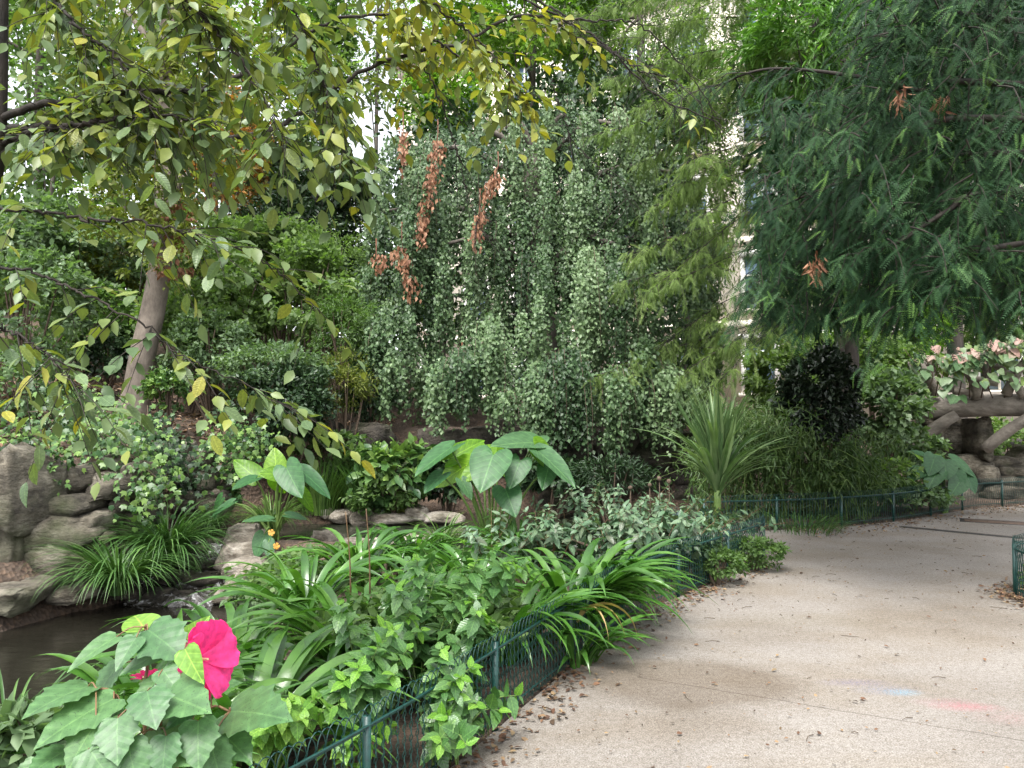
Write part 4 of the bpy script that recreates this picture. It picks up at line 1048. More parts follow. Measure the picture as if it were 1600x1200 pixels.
# ivy over the railing: each leaf a part
ivm = leafmat('bridge_ivy', [(.05, .11, .04), (.10, .17, .08), (.17, .23, .13), (.12, .18, .03)], .36, .2, 'obj')
pkm = leafmat('bridge_vine_pink', [(.28, .16, .14), (.38, .25, .22), (.24, .20, .15)], .5, .2, 'obj')
RND = leaf_outline([(0, 0), (.2, -.06), (.38, .04), (.46, .2), (.36, .42), (.2, .68), (0, .9)], 1, .15, .15)
me_i = make_mesh('ivy_leaf', *RND[:2]); me_i.materials.append(ivm); me_p = make_mesh('ivy_leaf_pink', *RND[:2]); me_p.materials.append(pkm)
iv = thing('ivy', 'pale green and pink-tinged ivy climbing over the log bridge railing', 'ivy', (9.2, 13.7, 1.9))
ac = Acc()
for k in range(12):
    x0 = 1425 + k * 18; V, F = tube(spline([P(x0, 622, 13.8), P(x0 + RNG.uniform(-15, 15), 585, 13.65), P(x0 + RNG.uniform(-25, 25), 545, 13.6)], 8), .012, .006, 5); ac.add(V, F)
mk('stems', ac, M_TWIG, iv)
for k in range(270):
    px = RNG.uniform(1420, 1640); py = np.interp(px, [1420, 1500, 1600], [560, 550, 525]) + abs(RNG.normal(0, 34)); py = min(py, 618)
    py -= max(0, RNG.normal(0, 9)); pink = py < np.interp(px, [1420, 1600], [572, 552]) and RNG.random() < .45
    inst('leaf', me_p if pink else me_i, frame(P(px, py, 13.75 - (px - 1420) / 500 + RNG.uniform(-.15, .1)), np.array((RNG.normal(0, .5), -.4, -.6)), np.array((RNG.normal(0, .3), -.8, .75)), RNG.uniform(.10, .21)), iv)

# ------------------------------------------------------------------ shrubs on the right
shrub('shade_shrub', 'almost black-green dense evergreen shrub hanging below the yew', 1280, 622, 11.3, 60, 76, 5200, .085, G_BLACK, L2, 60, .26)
shrub('right_shrub', 'grey-green layered shrub left of the log bridge', 1385, 640, 13.2, 55, 62, 1800, .12, G_GREY, L2W)
shrub('right_shrub', 'pale feathery shrub behind the gap under the yew', 1365, 575, 15.5, 62, 50, 1900, .12, G_LIGHT, L2W)
shrub('right_shrub', 'leafy green undergrowth under the bridge at the right edge', 1590, 690, 17, 70, 40, 1400, .13, G_LIGHT, L2W)
shrub('right_shrub', 'yellow-green low shrub between bamboo and elephant-ear leaves', 1385, 742, 11.9, 42, 30, 700, .09, G_LIGHT, L2W)
shrub('right_shrub', 'trailing grey-green ground plant along the far fence', 1430, 775, 11.8, 60, 16, 700, .08, G_GREY, L2W)
shrub('right_shrub', 'low dark green leafy plant beside the bridge pier', 1425, 700, 13.6, 45, 25, 700, .11, G_GREY, L2W)
shrub('right_shrub', 'weedy green tuft at the rounded fence corner on the right edge', 1640, 905, 6.9, 40, 42, 700, .05, G_MID, L2)
# bamboo: arching canes with fine leaves
b = P(1240, 810, 11.0); b[2] = gz(b[0], b[1])
bb = thing('bamboo_clump', 'dense fine-leaved green bamboo mass behind the far fence', 'bamboo', b)
can, lf = Acc(), Acc()
for k in range(170):
    px = RNG.uniform(1095, 1375); d = RNG.uniform(10.85, 12.4); s = P(px, 800, d); s[2] = gz(s[0], s[1])
    topy = np.interp(px, [1095, 1150, 1220, 1300, 1360, 1400], [690, 640, 650, 690, 690, 740]) + RNG.uniform(-15, 70)
    e = P(px + RNG.normal(0, 26), topy, d - RNG.uniform(0, .5))
    sp = spline([s, s * .4 + e * .6 + np.array((0, .1, .15)), e, e + np.array((RNG.normal(0, .18), -.2, -.18))], 16)
    V, F = tube(sp, .007, .002, 4, cap=False); can.add(V, F)
    m = 95
    i = RNG.integers(1, 16, m); pos = sp[i] + rv(m, .09)
    pos[:, 1] = np.maximum(pos[:, 1], np.interp(pos[:, 0], FAR_FENCE[:, 0], FAR_FENCE[:, 1]) + .02)
    lf.add(*scatter(L2N, pos, rv(m, .7) + np.array((0, -.2, -.55)), np.array((0, -.3, 1)) + rv(m, .4), RNG.uniform(.07, .15, m), np.clip(RNG.normal(.5, .2) + RNG.normal(0, .12, m), 0, 1)))
stuff(mk('canes', can, M_STEM, bb)); stuff(mk('foliage', lf, G_BAMBOO, bb))

# ------------------------------------------------------------------ blades: strap leaves, grasses, cordyline
def blade(L=1.0, W=.05, a0=80, a1=-40, n=12, fold=.35, tw=0.0, wide=.35):
    """arching strap from the origin, leaning towards +Y"""
    p = np.zeros(3); pts = [p.copy()]
    for i in range(n):
        a = R(a0 + (a1 - a0) * ((i + .5) / n) ** 1.25)
        p = p + np.array((0, math.cos(a), math.sin(a))) * L / n; pts.append(p.copy())
    pts = np.array(pts); tan = unit(np.gradient(pts, axis=0)); V, UV = [], []
    for i, q in enumerate(pts):
        t_ = i / n
        w = W * (.55 + .45 * smooth01(0, wide, t_)) * (1 - smooth01(.55, 1.02, t_) ** 1.3) + .0008
        nr = np.array((0, -tan[i][2], tan[i][1])); xa = np.array((math.cos(tw * t_), 0, 0)) + nr * math.sin(tw * t_)
        for s in (-1, 0, 1):
            V.append(q + xa * s * w / 2 + nr * (fold * w / 2 * abs(s))); UV.append((.5 + s * .5 * .1, t_))
    F = []
    for i in range(n):
        for k in (0, 1):
            a_ = i * 3 + k; F += [(a_, a_ + 1, a_ + 4), (a_, a_ + 4, a_ + 3)]
    return np.array(V), np.array(F), np.array(UV)
def tuft(label, px, py, d, n, L, W, mat, a0=(88, 60), a1=(10, -75), name='grass_clump', cat='grass', base=.08, group=None, zbase=None):
    b = P(px, py, d); b[2] = gz(b[0], b[1]) if zbase is None else zbase
    o = thing(name, label, cat, b, group); ac = Acc()
    TV = [blade(1, W / L, RNG.uniform(a0[1], a0[0]), RNG.uniform(a1[1], a1[0]), 9) for _ in range(14)]
    k = RNG.integers(0, 14, n)
    for q in range(14):
        idx = np.where(k == q)[0]; m = len(idx)
        if not m: continue
        az = RNG.uniform(0, 2 * math.pi, m); r = base * np.sqrt(RNG.random(m))
        pos = b + np.stack([np.cos(az) * r, np.sin(az) * r, np.zeros(m)], 1)
        ac.add(*scatter(TV[q][:2], pos, np.stack([np.cos(az), np.sin(az), np.zeros(m)], 1), np.array((0, 0, 1.0)) + rv(m, .08), L * RNG.uniform(.55, 1.1, m)))
    stuff(mk('blades', ac, mat, o)); return o
G_GRASS = leafmat('grass_blades', [(.03, .075, .02), (.05, .115, .03), (.09, .17, .05)], .32, .2)
G_REED = leafmat('reed_blades', [(.04, .09, .02), (.07, .14, .03), (.12, .20, .05)], .35, .25)
tuft('arching dark grass clump against the rock wall by the cascade', 185, 885, 8.35, 420, 1.05, .018, G_GRASS, zbase=-.38)
tuft('taller arching grass clump behind, left of the cascade', 262, 850, 9.0, 480, 1.1, .018, G_GRASS, zbase=-.25)
tuft('small arching grass clump on the ledge behind the cascade', 330, 800, 10.3, 160, .5, .014, G_GRASS, zbase=0)
tuft('arching grass at the left edge of the pool in front', 8, 1110, 4.2, 110, .8, .016, G_GRASS, zbase=-.35)
tuft('low grass beside the pool in the lower left corner', 30, 1170, 3.4, 90, .5, .012, G_REED, zbase=-.1)
tuft('wispy pale grass clump behind the islet leaves', 425, 800, 10.0, 260, .7, .013, G_REED, zbase=0)
tuft('upright reed clump beyond the pond at left', 500, 775, 11.9, 300, .95, .018, G_REED, a0=(90, 76), a1=(70, -10), base=.3)
tuft('upright iris clump in the middle beyond the pond', 575, 770, 12.0, 340, 1.0, .022, G_GRASS, a0=(90, 76), a1=(75, 10), base=.35)
tuft('wispy grass clump right of the pond under broad leaves', 690, 830, 8.6, 170, .6, .012, G_REED, zbase=0)
tuft('short grass along the dark foot of the far fence', 1255, 815, 10.3, 240, .45, .012, G_GRASS, base=.5)
shrub('pond_plant', 'broad glossy leaved marsh plant beyond the pond', 610, 735, 11.8, 62, 48, 420, .19, G_IVY, L6, 40, .3, cat='plant')
shrub('pond_plant', 'dark small leaved plant mass at the pond rim below the iris', 600, 775, 11.7, 55, 26, 700, .09, G_MID, L6, cat='plant')
shrub('pond_plant', 'feathery dark fern-like plant below the grotto at right', 960, 745, 11.5, 55, 32, 900, .11, G_DARK, L2N, cat='plant')
shrub('pond_plant', 'brownish grass heap beside the pond rocks', 625, 790, 11.75, 22, 12, 200, .07, G_OLIVE, L2N, cat='plant')

shrub('pond_plant', 'dark leafy plants in the hollow right of the marsh plant', 700, 745, 12.2, 42, 34, 700, .12, G_DARK, L6, cat='plant')
shrub('pond_plant', 'dark trailing plants under the curtain behind the large elephant ears', 860, 742, 12.3, 60, 26, 900, .11, G_DARK, L6, cat='plant')
shrub('pond_plant', 'ivy-like plants along the slope foot behind the reeds', 520, 705, 12.5, 60, 30, 800, .1, G_MID, L6, cat='plant')
shrub('pond_plant', 'leafy plants on the bank left of the islet leaves', 330, 770, 10.8, 40, 22, 350, .09, G_IVY, L6, cat='plant')
# cordyline with a fountain of narrow leaves: each leaf a part
b = P(1120, 790, 8.6); b[2] = gz(b[0], b[1])
co = thing('cordyline', 'spiky cordyline with a fountain of narrow upright leaves beside the bamboo', 'plant', b)
hd = P(1121, 766, 8.6)
mk('stem', tube(spline([b, (b + hd) / 2, hd], 8), .05, .04, 8), M_STEM, co)
m_co = leafmat('cordyline_leaves', [(.06, .115, .045), (.10, .17, .07), (.17, .24, .11)], .35, .22, 'obj')
CM = []
for k in range(10):
    v = blade(1, .032, RNG.uniform(76, 89) if k < 7 else RNG.uniform(55, 75), RNG.uniform(38, 74) if k < 7 else RNG.uniform(-60, 10), 10, .5); me = make_mesh('cordyline_leaf', *v[:2]); me.materials.append(m_co); CM.append(me)
for k in range(210):
    az = RNG.uniform(0, 6.283); l = RNG.uniform(.8, 1.25)
    y = np.array((math.cos(az), math.sin(az), RNG.uniform(-.25, .5)))
    inst('leaf', CM[k % 10], frame(hd + np.array((0, 0, RNG.uniform(-.12, .1))), y * (1, 1, .3), np.array((0, 0, 1)) + rv(1, .15)[0], (l, l, l)), co)

# ------------------------------------------------------------------ elephant-ear plants
EAR = leaf_outline([(0, -.03), (.10, -.20), (.24, -.27), (.36, -.20), (.44, -.05), (.46, .14), (.43, .34), (.36, .54), (.25, .74), (.12, .90), (0, 1)], 3, .10, .16, .022, 5)
M_EAR_D = leafmat('ear_dark', [(.022, .075, .028), (.04, .11, .04)], .42, .25, 'obj', veins=6)
M_EAR_L = leafmat('ear_backlit', [(.10, .22, .02), (.16, .30, .03)], .35, .5, 'obj', veins=6, glow=(1.3, 1.6, .4))  # brighter lime base colour, backlight painted into these leaves
M_EAR_G = leafmat('ear_grey', [(.035, .09, .04), (.06, .13, .055)], .42, .25, 'obj', veins=6)
EM = {}
for k, mt in (('d', M_EAR_D), ('l', M_EAR_L), ('g', M_EAR_G)):
    me = make_mesh('ear_leaf', EAR[0], EAR[1], None, EAR[2]); me.materials.append(mt); EM[k] = me
def ears(label, base, leaves, wide=.7):
    b = P(*base); b[2] = gz(b[0], b[1]); b[2] = max(b[2], -.15)
    o = thing('elephant_ear', label, 'plant', b)
    for (ax, ay, tx, ty, dd, k, tip, wd, nrm) in leaves:
        A = P(ax, ay, base[2] + dd); B = P(tx, ty, base[2] + dd + tip)
        y = B - A; l = np.linalg.norm(y)
        lf_ = inst('leaf', EM[k], frame(A, y, np.array(nrm, float), (wd * wide, l, l)), o)
        mid = b * .45 + A * .55 + np.array((0, 0, .12))
        mk('petiole', tube(spline([b + rv(1, .03)[0] * (1, 1, 0), mid, A], 10), .016, .009, 6, cap=False), M_STEM, o)
    return o
C_ = (0, -.8, .6); U_ = (0, -.35, .95)
ears('bright backlit elephant-ear leaves standing on the rock islet', (430, 875, 9.4), [
    (432, 738, 428, 698, 0, 'l', .1, .46, C_), (398, 745, 364, 716, -.1, 'l', .1, .42, C_), (436, 742, 404, 738, -.25, 'l', -.1, .34, C_), (448, 732, 470, 776, -.35, 'd', -.25, .52, (-.2, -.8, .6)),
    (474, 738, 518, 776, -.3, 'd', -.1, .38, (.5, -.6, .7)), (398, 748, 362, 762, -.3, 'd', -.25, .34, U_), (434, 745, 446, 772, -.1, 'l', .1, .42, C_), (470, 770, 492, 800, -.1, 'l', .1, .3, (.6, -.6, .4)),
    (346, 782, 330, 816, -.1, 'd', .1, .3, (-.5, -.7, .4)), (362, 786, 328, 806, -.2, 'd', -.1, .26, U_), (420, 812, 378, 812, -.5, 'g', -.15, .3, (0, -.3, .95)), (412, 838, 398, 872, -.5, 'd', -.1, .36, (-.2, -.9, .3)), (420, 848, 422, 874, -.6, 'd', -.1, .22, C_), (450, 805, 480, 810, -.3, 'g', 0, .25, U_)])
ears('large elephant-ear leaves in the centre beyond the strap-leaved bed', (770, 850, 8.0), [
    (704, 700, 646, 738, -.1, 'd', -.35, .52, (-.3, -.5, .85)), (704, 716, 758, 684, 0, 'l', .2, .42, C_), (728, 728, 676, 760, -.1, 'l', .1, .46, C_), (770, 712, 750, 766, -.5, 'd', -.3, .72, (-.1, -.85, .55)),
    (770, 710, 748, 694, .2, 'l', .2, .4, C_), (780, 716, 812, 756, .1, 'l', .1, .42, (.3, -.8, .4)), (838, 692, 768, 690, -.1, 'g', -.35, .62, (0, -.55, .85)), (838, 700, 872, 736, -.2, 'l', .1, .5, (.4, -.7, .5)),
    (842, 706, 902, 756, -.3, 'g', -.35, .5, (.3, -.5, .85)), (790, 765, 806, 806, -.4, 'd', -.2, .5, C_), (834, 690, 826, 676, .1, 'g', .5, .6, U_), (722, 752, 738, 780, -.3, 'g', -.1, .26, U_), (760, 724, 716, 752, -.2, 'l', -.1, .4, C_), (812, 722, 796, 762, -.35, 'd', -.2, .46, C_), (858, 726, 848, 764, -.2, 'd', -.2, .4, C_), (690, 742, 662, 768, -.2, 'd', -.2, .36, U_), (745, 700, 728, 684, .3, 'l', .2, .34, C_)], .62)
ears('cluster of grey-green elephant-ear leaves before the log bridge', (1475, 775, 12.1), [
    (1470, 718, 1440, 728, 0, 'g', -.2, .36, U_), (1476, 722, 1480, 748, -.2, 'g', -.25, .42, C_), (1490, 720, 1528, 744, 0, 'd', -.1, .42, (.3, -.6, .8)), (1460, 716, 1452, 742, -.2, 'g', -.2, .36, C_), (1464, 738, 1450, 762, -.3, 'g', -.25, .36, (-.2, -.6, .8)),
    (1490, 738, 1500, 764, -.2, 'd', -.2, .4, C_), (1508, 740, 1526, 770, -.1, 'd', -.2, .38, (.3, -.7, .6)), (1445, 712, 1418, 704, .1, 'g', 0, .3, U_), (1460, 734, 1428, 706, -.1, 'l', .1, .16, (.5, -.7, .3)), (1440, 735, 1420, 750, -.2, 'g', -.2, .34, U_), (1500, 752, 1486, 774, -.3, 'g', -.2, .34, C_),
    (1410, 722, 1390, 716, .1, 'l', 0, .3, U_)], .95)

# ------------------------------------------------------------------ strap-leaved clumps in the bed
M_STRAP = leafmat('strap_leaves', [(.035, .10, .018), (.055, .15, .025), (.09, .20, .035)], .26, .25, 'obj', spec=.6)
SM = []
for k in range(14):
    v = blade(1, RNG.uniform(.055, .08), RNG.uniform(58, 88), RNG.uniform(-72, -5), 13, .3, RNG.uniform(-.5, .5)); me = make_mesh('strap_leaf', v[0], v[1], None, v[2]); me.materials.append(M_STRAP); SM.append(me)
v = blade(1, .045, 60, -85, 13, .9, 1.2); M_DRY = leafmat('dry_strap', [(.28, .20, .09), (.36, .27, .13)], .6, .2, 'obj'); DRYM = make_mesh('dry_strap', v[0], v[1]); DRYM.materials.append(M_DRY)
def strap_clump(label, x, y, n, L, bias=None, spread=.12, lean=0):
    b = np.array((x, y, gz(x, y)))
    o = thing('strap_leaf_clump', label, 'plant', b, 'strap-leaved clumps in the bed')
    n = min(290, int(n * 1.45))
    for k in range(n):
        az = RNG.uniform(0, 6.283) if bias is None or RNG.random() > .62 else bias + RNG.normal(0, .7)
        r = spread * math.sqrt(RNG.random()); l = L * RNG.uniform(.6, 1.12)
        pos = b + np.array((math.cos(az) * r, math.sin(az) * r, -.01))
        inst('leaf', SM[RNG.integers(0, 14)], frame(pos, (math.cos(az), math.sin(az), 0), np.array((0, 0, 1)) + rv(1, .12)[0], (l * RNG.uniform(.8, 1.15), l, l)), o)
    return o
strap_clump('low strap-leaved clump tucked between hibiscus and heart-leaved plant', -1.3, 3.0, 46, .72)
strap_clump('strap-leaved clump arching behind the pink flower toward the pool', -1.7, 3.75, 46, .8)
strap_clump('broad strap-leaved clump right beside the pink flower', -1.15, 3.45, 64, .92)
strap_clump('strap-leaved clump arching toward the water left of the nettle-like plants', -1.55, 4.3, 50, .85, math.pi)
strap_clump('tall strap-leaved clump with upright dark blades behind the nettle-like plants', -.95, 4.6, 52, .95)
strap_clump('strap-leaved clump nearest the pond rocks', -1.5, 5.6, 46, .85)
strap_clump('strap-leaved clump in the middle of the bed behind the nettle-like plants', -.5, 5.5, 50, .85)
strap_clump('strap-leaved clump at the back centre below the large elephant ears', -.3, 6.5, 44, .8)
strap_clump('strap-leaved clump flopping over the green fence onto the path', .42, 5.45, 75, .95, -.35, .16)
strap_clump('strap-leaved clump arching over the fence just before the grey-green shrubs', .70, 5.95, 60, .85, -.3)
strap_clump('strap-leaved clump close behind the bare stretch of fence wires', -.05, 4.75, 46, .8, -.2)
ck = strap_clump('smaller strap-leaved clump poking through the fence low on the path side', .40, 4.95, 22, .62, -.5)
for az in (-.9, -.6, -1.2): inst('dry_leaf', DRYM, frame(np.array((.42, 4.95, .25)), (math.cos(az), math.sin(az), 0), (0, 0, 1), (.8, .55, .55)), ck)['label'] = 'withered straw-coloured leaf'
strap_clump('strap-leaved clump behind the seed stalks toward the pond', -1.35, 6.9, 46, .85)
strap_clump('strap-leaved clump against the near pond rocks', -1.0, 7.9, 44, .8)
strap_clump('strap-leaved clump below the right elephant-ear leaves', .05, 7.6, 40, .75)
strap_clump('strap-leaved clump by the pool behind the hibiscus', -1.9, 5.3, 46, .62)
fs = thing('flower_stalk', 'pair of thin dark red seed stalks rising among the strap leaves', 'plant', (-1.3, 5.0, 0))
for (x0, y0, x1, y1) in [(578, 930, 572, 795), (548, 930, 540, 800)]:
    mk('stalk', tube(spline([P(x0, y0, 5.0), P((x0 + x1) / 2 + 2, (y0 + y1) / 2, 5), P(x1, y1, 5.0)], 8), .006, .003, 5), M_STEM_RED, fs)

# ------------------------------------------------------------------ leafy herbs along the fence: stems with opposite leaf pairs, each leaf a part
def herb_leaf(mat, T, nm):
    me = make_mesh(nm, T[0], T[1], None, T[2]); me.materials.append(mat); return me
NET = leaf_outline(ovate(9, .30, .34, 1.15, .07), 2, .2, .18, .012, 6)
M_NET = leafmat('nettle_leaves', [(.045, .115, .035), (.07, .16, .05), (.10, .20, .06)], .33, .25, 'obj', veins=7, spec=.55)
M_NETY = leafmat('nettle_young', [(.10, .24, .03), (.15, .30, .05)], .36, .35, 'obj', veins=7)
ME_N, ME_NY = herb_leaf(M_NET, NET, 'herb_leaf'), herb_leaf(M_NETY, NET, 'herb_leaf_young')
GRY = leaf_outline(ovate(7, .23, .4, 1.0), 2, .25, .2)
M_GRY = leafmat('greyshrub_leaves', [(.05, .10, .06), (.08, .145, .085), (.13, .20, .125), (.07, .09, .06)], .33, .2, 'obj', veins=6)
ME_G = herb_leaf(M_GRY, GRY, 'shrub_leaf')
HRT = leaf_outline([(0, 0), (.16, -.08), (.32, -.02), (.40, .14), (.38, .34), (.28, .58), (.14, .80), (0, 1)], 2, .15, .15, .006, 4)
M_HRT = leafmat('heart_leaves', [(.08, .19, .03), (.12, .25, .045), (.18, .32, .06)], .35, .35, 'obj', veins=4)
ME_H = herb_leaf(M_HRT, HRT, 'heart_leaf')
def herb(name, label, base, tips, leaf, me, young=None, step=.055, group=None, stem=M_STEM, jitter=.3, maxn=290, wide=1.0, down=.25, minT=.15):
    """stems from a base to each tip with pairs of leaves on alternate sides"""
    b = np.array((base[0], base[1], gz(base[0], base[1]) if len(base) < 3 else base[2]))
    o = thing(name, label, 'plant', b, group); sa = Acc(); cnt = 0
    for tp in tips:
        tp = np.asarray(tp, float); s = b + rv(1, .05)[0] * (1, 1, 0)
        sp = spline([s, s * .45 + tp * .55 + np.array((0, 0, .1)), tp], 24)
        V, F = tube(sp, .0045, .002, 5, cap=False); sa.add(V, F)
        ln = np.linalg.norm(np.diff(sp, axis=0), axis=1).sum(); m = max(3, int(ln / step)); rot = RNG.uniform(0, 3.14)
        for j in range(m + 1):
            t_ = minT + (1 - minT) * j / m; i = min(22, int(t_ * 23)); q = sp[i]; ax = unit(sp[i + 1] - sp[i])
            e1 = unit(np.cross(ax, (.3, .9, .1))); e2 = np.cross(ax, e1); rot += 1.57
            top = j >= m - 1
            for s_ in (0, math.pi):
                if cnt >= maxn: break
                dv = e1 * math.cos(rot + s_) + e2 * math.sin(rot + s_)
                y = dv + ax * (.5 if top else .15) + np.array((0, 0, -down)) + rv(1, jitter * .6)[0]
                z = ax * .6 + np.array((0, -.15, .8)) + rv(1, jitter)[0]
                l = leaf * (RNG.uniform(.75, 1.2) if not top else RNG.uniform(.5, .8)) * (1 - .25 * t_)
                me_ = young if (young is not None and (top and RNG.random() < .6)) else me
                inst('leaf', me_, frame(q, y, z, (l * wide, l, l)), o); cnt += 1
    mk('stems', sa, stem, o); return o
def fan(c, n, rx, ry, rz): return [np.asarray(c) + np.array((RNG.uniform(-rx, rx), RNG.uniform(-ry, ry), RNG.uniform(-rz, rz))) for _ in range(n)]
herb('nettle_plant', 'tall nettle-like leafy plant in the middle of the near bed', (-.52, 4.1), fan(P(680, 905, 4.1), 10, .32, .3, .16), .125, ME_N, ME_NY)
herb('nettle_plant', 'nettle-like plant left of the tall one with wet serrated leaves', (-.75, 4.0), fan(P(610, 960, 3.9), 8, .28, .25, .15), .12, ME_N, ME_NY)
herb('nettle_plant', 'nettle-like plant close behind the fence post', (-.25, 4.0), fan(P(735, 960, 3.95), 9, .2, .2, .18), .12, ME_N, ME_NY)
herb('nettle_plant', 'nettle-like plant spilling through the fence onto the path', (-.30, 3.55), [P(690, 1010, 3.45), P(715, 1085, 3.35), P(690, 1120, 3.3), P(745, 1100, 3.4), P(675, 1060, 3.45), P(720, 1150, 3.3), P(690, 1165, 3.2), P(740, 1040, 3.55), P(700, 1120, 3.3), P(815, 1085, 3.75), P(790, 1110, 3.65)], .12, ME_N, ME_NY, minT=.3)
herb('nettle_plant', 'bright young shoot of serrated leaves against the fence', (-.36, 3.5), [P(722, 1055, 3.35), P(695, 1080, 3.35), P(730, 1165, 3.2)], .11, ME_N, ME_NY, minT=.4)
herb('nettle_plant', 'nettle-like plant left of the fence with broad leaves', (-.72, 3.35), [P(590, 1010, 3.3), P(560, 1040, 3.2), P(620, 1050, 3.25), P(540, 1060, 3.2), P(600, 1000, 3.4), P(640, 1010, 3.4)], .125, ME_N, ME_NY, minT=.3)
herb('nettle_plant', 'pale green herb behind the tall nettle-like plant', (-.35, 4.9), fan(P(740, 880, 4.8), 9, .4, .3, .12), .12, ME_N, ME_NY)
herb('heart_leaf_plant', 'light green heart-leaved plant between hibiscus and fence', (-1.0, 3.0), [P(460, 1090, 2.95), P(430, 1110, 2.85), P(500, 1085, 3.0), P(480, 1120, 2.9), P(420, 1130, 2.8), P(540, 1095, 3.1), P(450, 1105, 2.85)], .08, ME_H, None, .07, minT=.45)
herb('heart_leaf_plant', 'low heart-leaved shoots seen through the near fence wires', (-.66, 3.05), [P(560, 1150, 3.1), P(600, 1150, 3.25), P(530, 1165, 3.0), P(620, 1130, 3.3)], .075, ME_H, ME_N, .07, minT=.3)
# grey-green shrubby bed towards the far end of the fence
for (lab, x, y, cx, cy, cd, n, rx, lf_) in [
    ('grey-green leafy shrub at the left of the far bed', -.2, 7.0, 800, 815, 6.9, 11, .42, .12), ('grey-green leafy shrub in the middle of the far bed', .35, 7.0, 880, 800, 6.9, 12, .42, .12),
    ('grey-green leafy shrub leaning over the fence', .9, 6.7, 960, 812, 6.7, 12, .4, .125), ('large-leaved grey-green shrub at the fence bend', 1.25, 7.1, 1020, 805, 7.0, 12, .42, .13),
    ('grey-green shrub drooping broad leaves over the fence top', 1.6, 7.4, 1070, 815, 7.3, 12, .42, .13), ('grey-green shrub below the cordyline', 1.7, 8.1, 1060, 790, 8.0, 11, .45, .12),
    ('leafy shrub at the far corner of the fence', 2.25, 8.3, 1160, 795, 8.3, 11, .4, .11), ('purple-tinged grey-green shrub at the back of the bed', .7, 8.2, 905, 775, 8.1, 11, .55, .11),
    ('low grey-green shrub behind the fence bend', 1.9, 7.75, 1115, 822, 7.7, 11, .36, .12), ('pale leafy shrub at the back right of the bed', 1.3, 8.6, 1000, 772, 8.5, 10, .5, .11)]:
    herb('leafy_shrub', lab, (x, y), fan(P(cx, cy, cd), n, rx, .35, .13), lf_, ME_G, None, .062, 'grey-green shrubs in the far bed', M_STEM_RED, .35, 280)
sc_ = thing('seed_heads', 'brown dried seed heads above the grey-green shrubs', 'plant', (1.4, 7.8, .8))
for (px, py) in [(1015, 758), (1045, 752), (985, 762), (1030, 748)]:
    V, F = rock_arrays(P(px, py, 7.8), (.045, .045, .05), 0, px, .9, .2, ICO2); mk('seed_head', (V, F), M_TWIG, sc_)
    mk('stalk', tube(np.array([P(px, py, 7.8), P(px + 2, py + 60, 7.8)]), .004, .005, 4), M_TWIG, sc_)
shrub('ground_cover', 'small-leaved dark green ground cover spilling under the far fence onto the path', 1120, 880, 7.15, 40, 20, 1000, .045, G_MID, L2, cat='plant', nst=5)
shrub('ground_cover', 'small-leaved green ground cover at the rounded end of the bed', 1180, 862, 7.75, 42, 22, 1200, .045, G_MID, L2, cat='plant', nst=5)
shrub('bed_undergrowth', 'mixed low green undergrowth beneath the strap leaves', 660, 960, 4.9, 170, 22, 1800, .08, G_MID, L6, cat='plant', ry=140, nst=6)
shrub('bed_undergrowth', 'dark low undergrowth behind the near fence below the hibiscus', 380, 1130, 3.3, 90, 30, 700, .06, G_MID, L6, cat='plant', ry=80, nst=6)
shrub('bed_undergrowth', 'dark leaves filling the bed under the strap leaves beside the flower', 450, 1075, 4.0, 110, 8, 700, .06, G_MID, L6, cat='plant', ry=140, nst=6)
shrub('bed_undergrowth', 'low leafy undergrowth between strap leaves and pond', 600, 885, 7.4, 190, 16, 2200, .08, G_MID, L6, cat='plant', ry=170, nst=6)
shrub('bed_undergrowth', 'dark undergrowth beneath the grey-green shrubs', 960, 850, 7.3, 150, 24, 2400, .07, G_DARK, L6, cat='plant', ry=120, nst=6)
shrub('bed_undergrowth', 'weedy leaves on the islet edge at the waterside', 430, 930, 7.6, 70, 22, 700, .08, G_GREY, L6, cat='plant')
shrub('bed_undergrowth', 'serrated grey-green herb in the lower left corner beside the pool', 30, 1160, 2.9, 55, 40, 260, .09, G_GREY, L6, cat='plant')
# nasturtium on the islet
nsb = P(455, 895, 8.7); nsb[2] = -.1
ns = shrub('nasturtium', 'low nasturtium with orange-yellow flowers on the rock islet', 458, 880, 8.7, 38, 18, 420, .06, G_LIGHT, L2W, cat='plant')
M_ORG = leafmat('orange_petals', [(.55, .28, .05), (.65, .38, .10)], .5, .3, 'obj', glow=(1.2, 1.0, .6))
PET = leaf_outline([(0, 0), (.18, .3), (.42, .7), (.36, .95), (0, 1)], 2, .3, .1)
me_o = make_mesh('petal', PET[0], PET[1]); me_o.materials.append(M_ORG)
for (px, py) in [(432, 853), (424, 832), (476, 872), (480, 880), (468, 862)]:
    c = P(px, py, 8.4)
    for k in range(5):
        a_ = k * 1.2566; inst('petal', me_o, frame(c, (math.cos(a_), -.4, math.sin(a_)), (0, -1, .3), .036), ns)

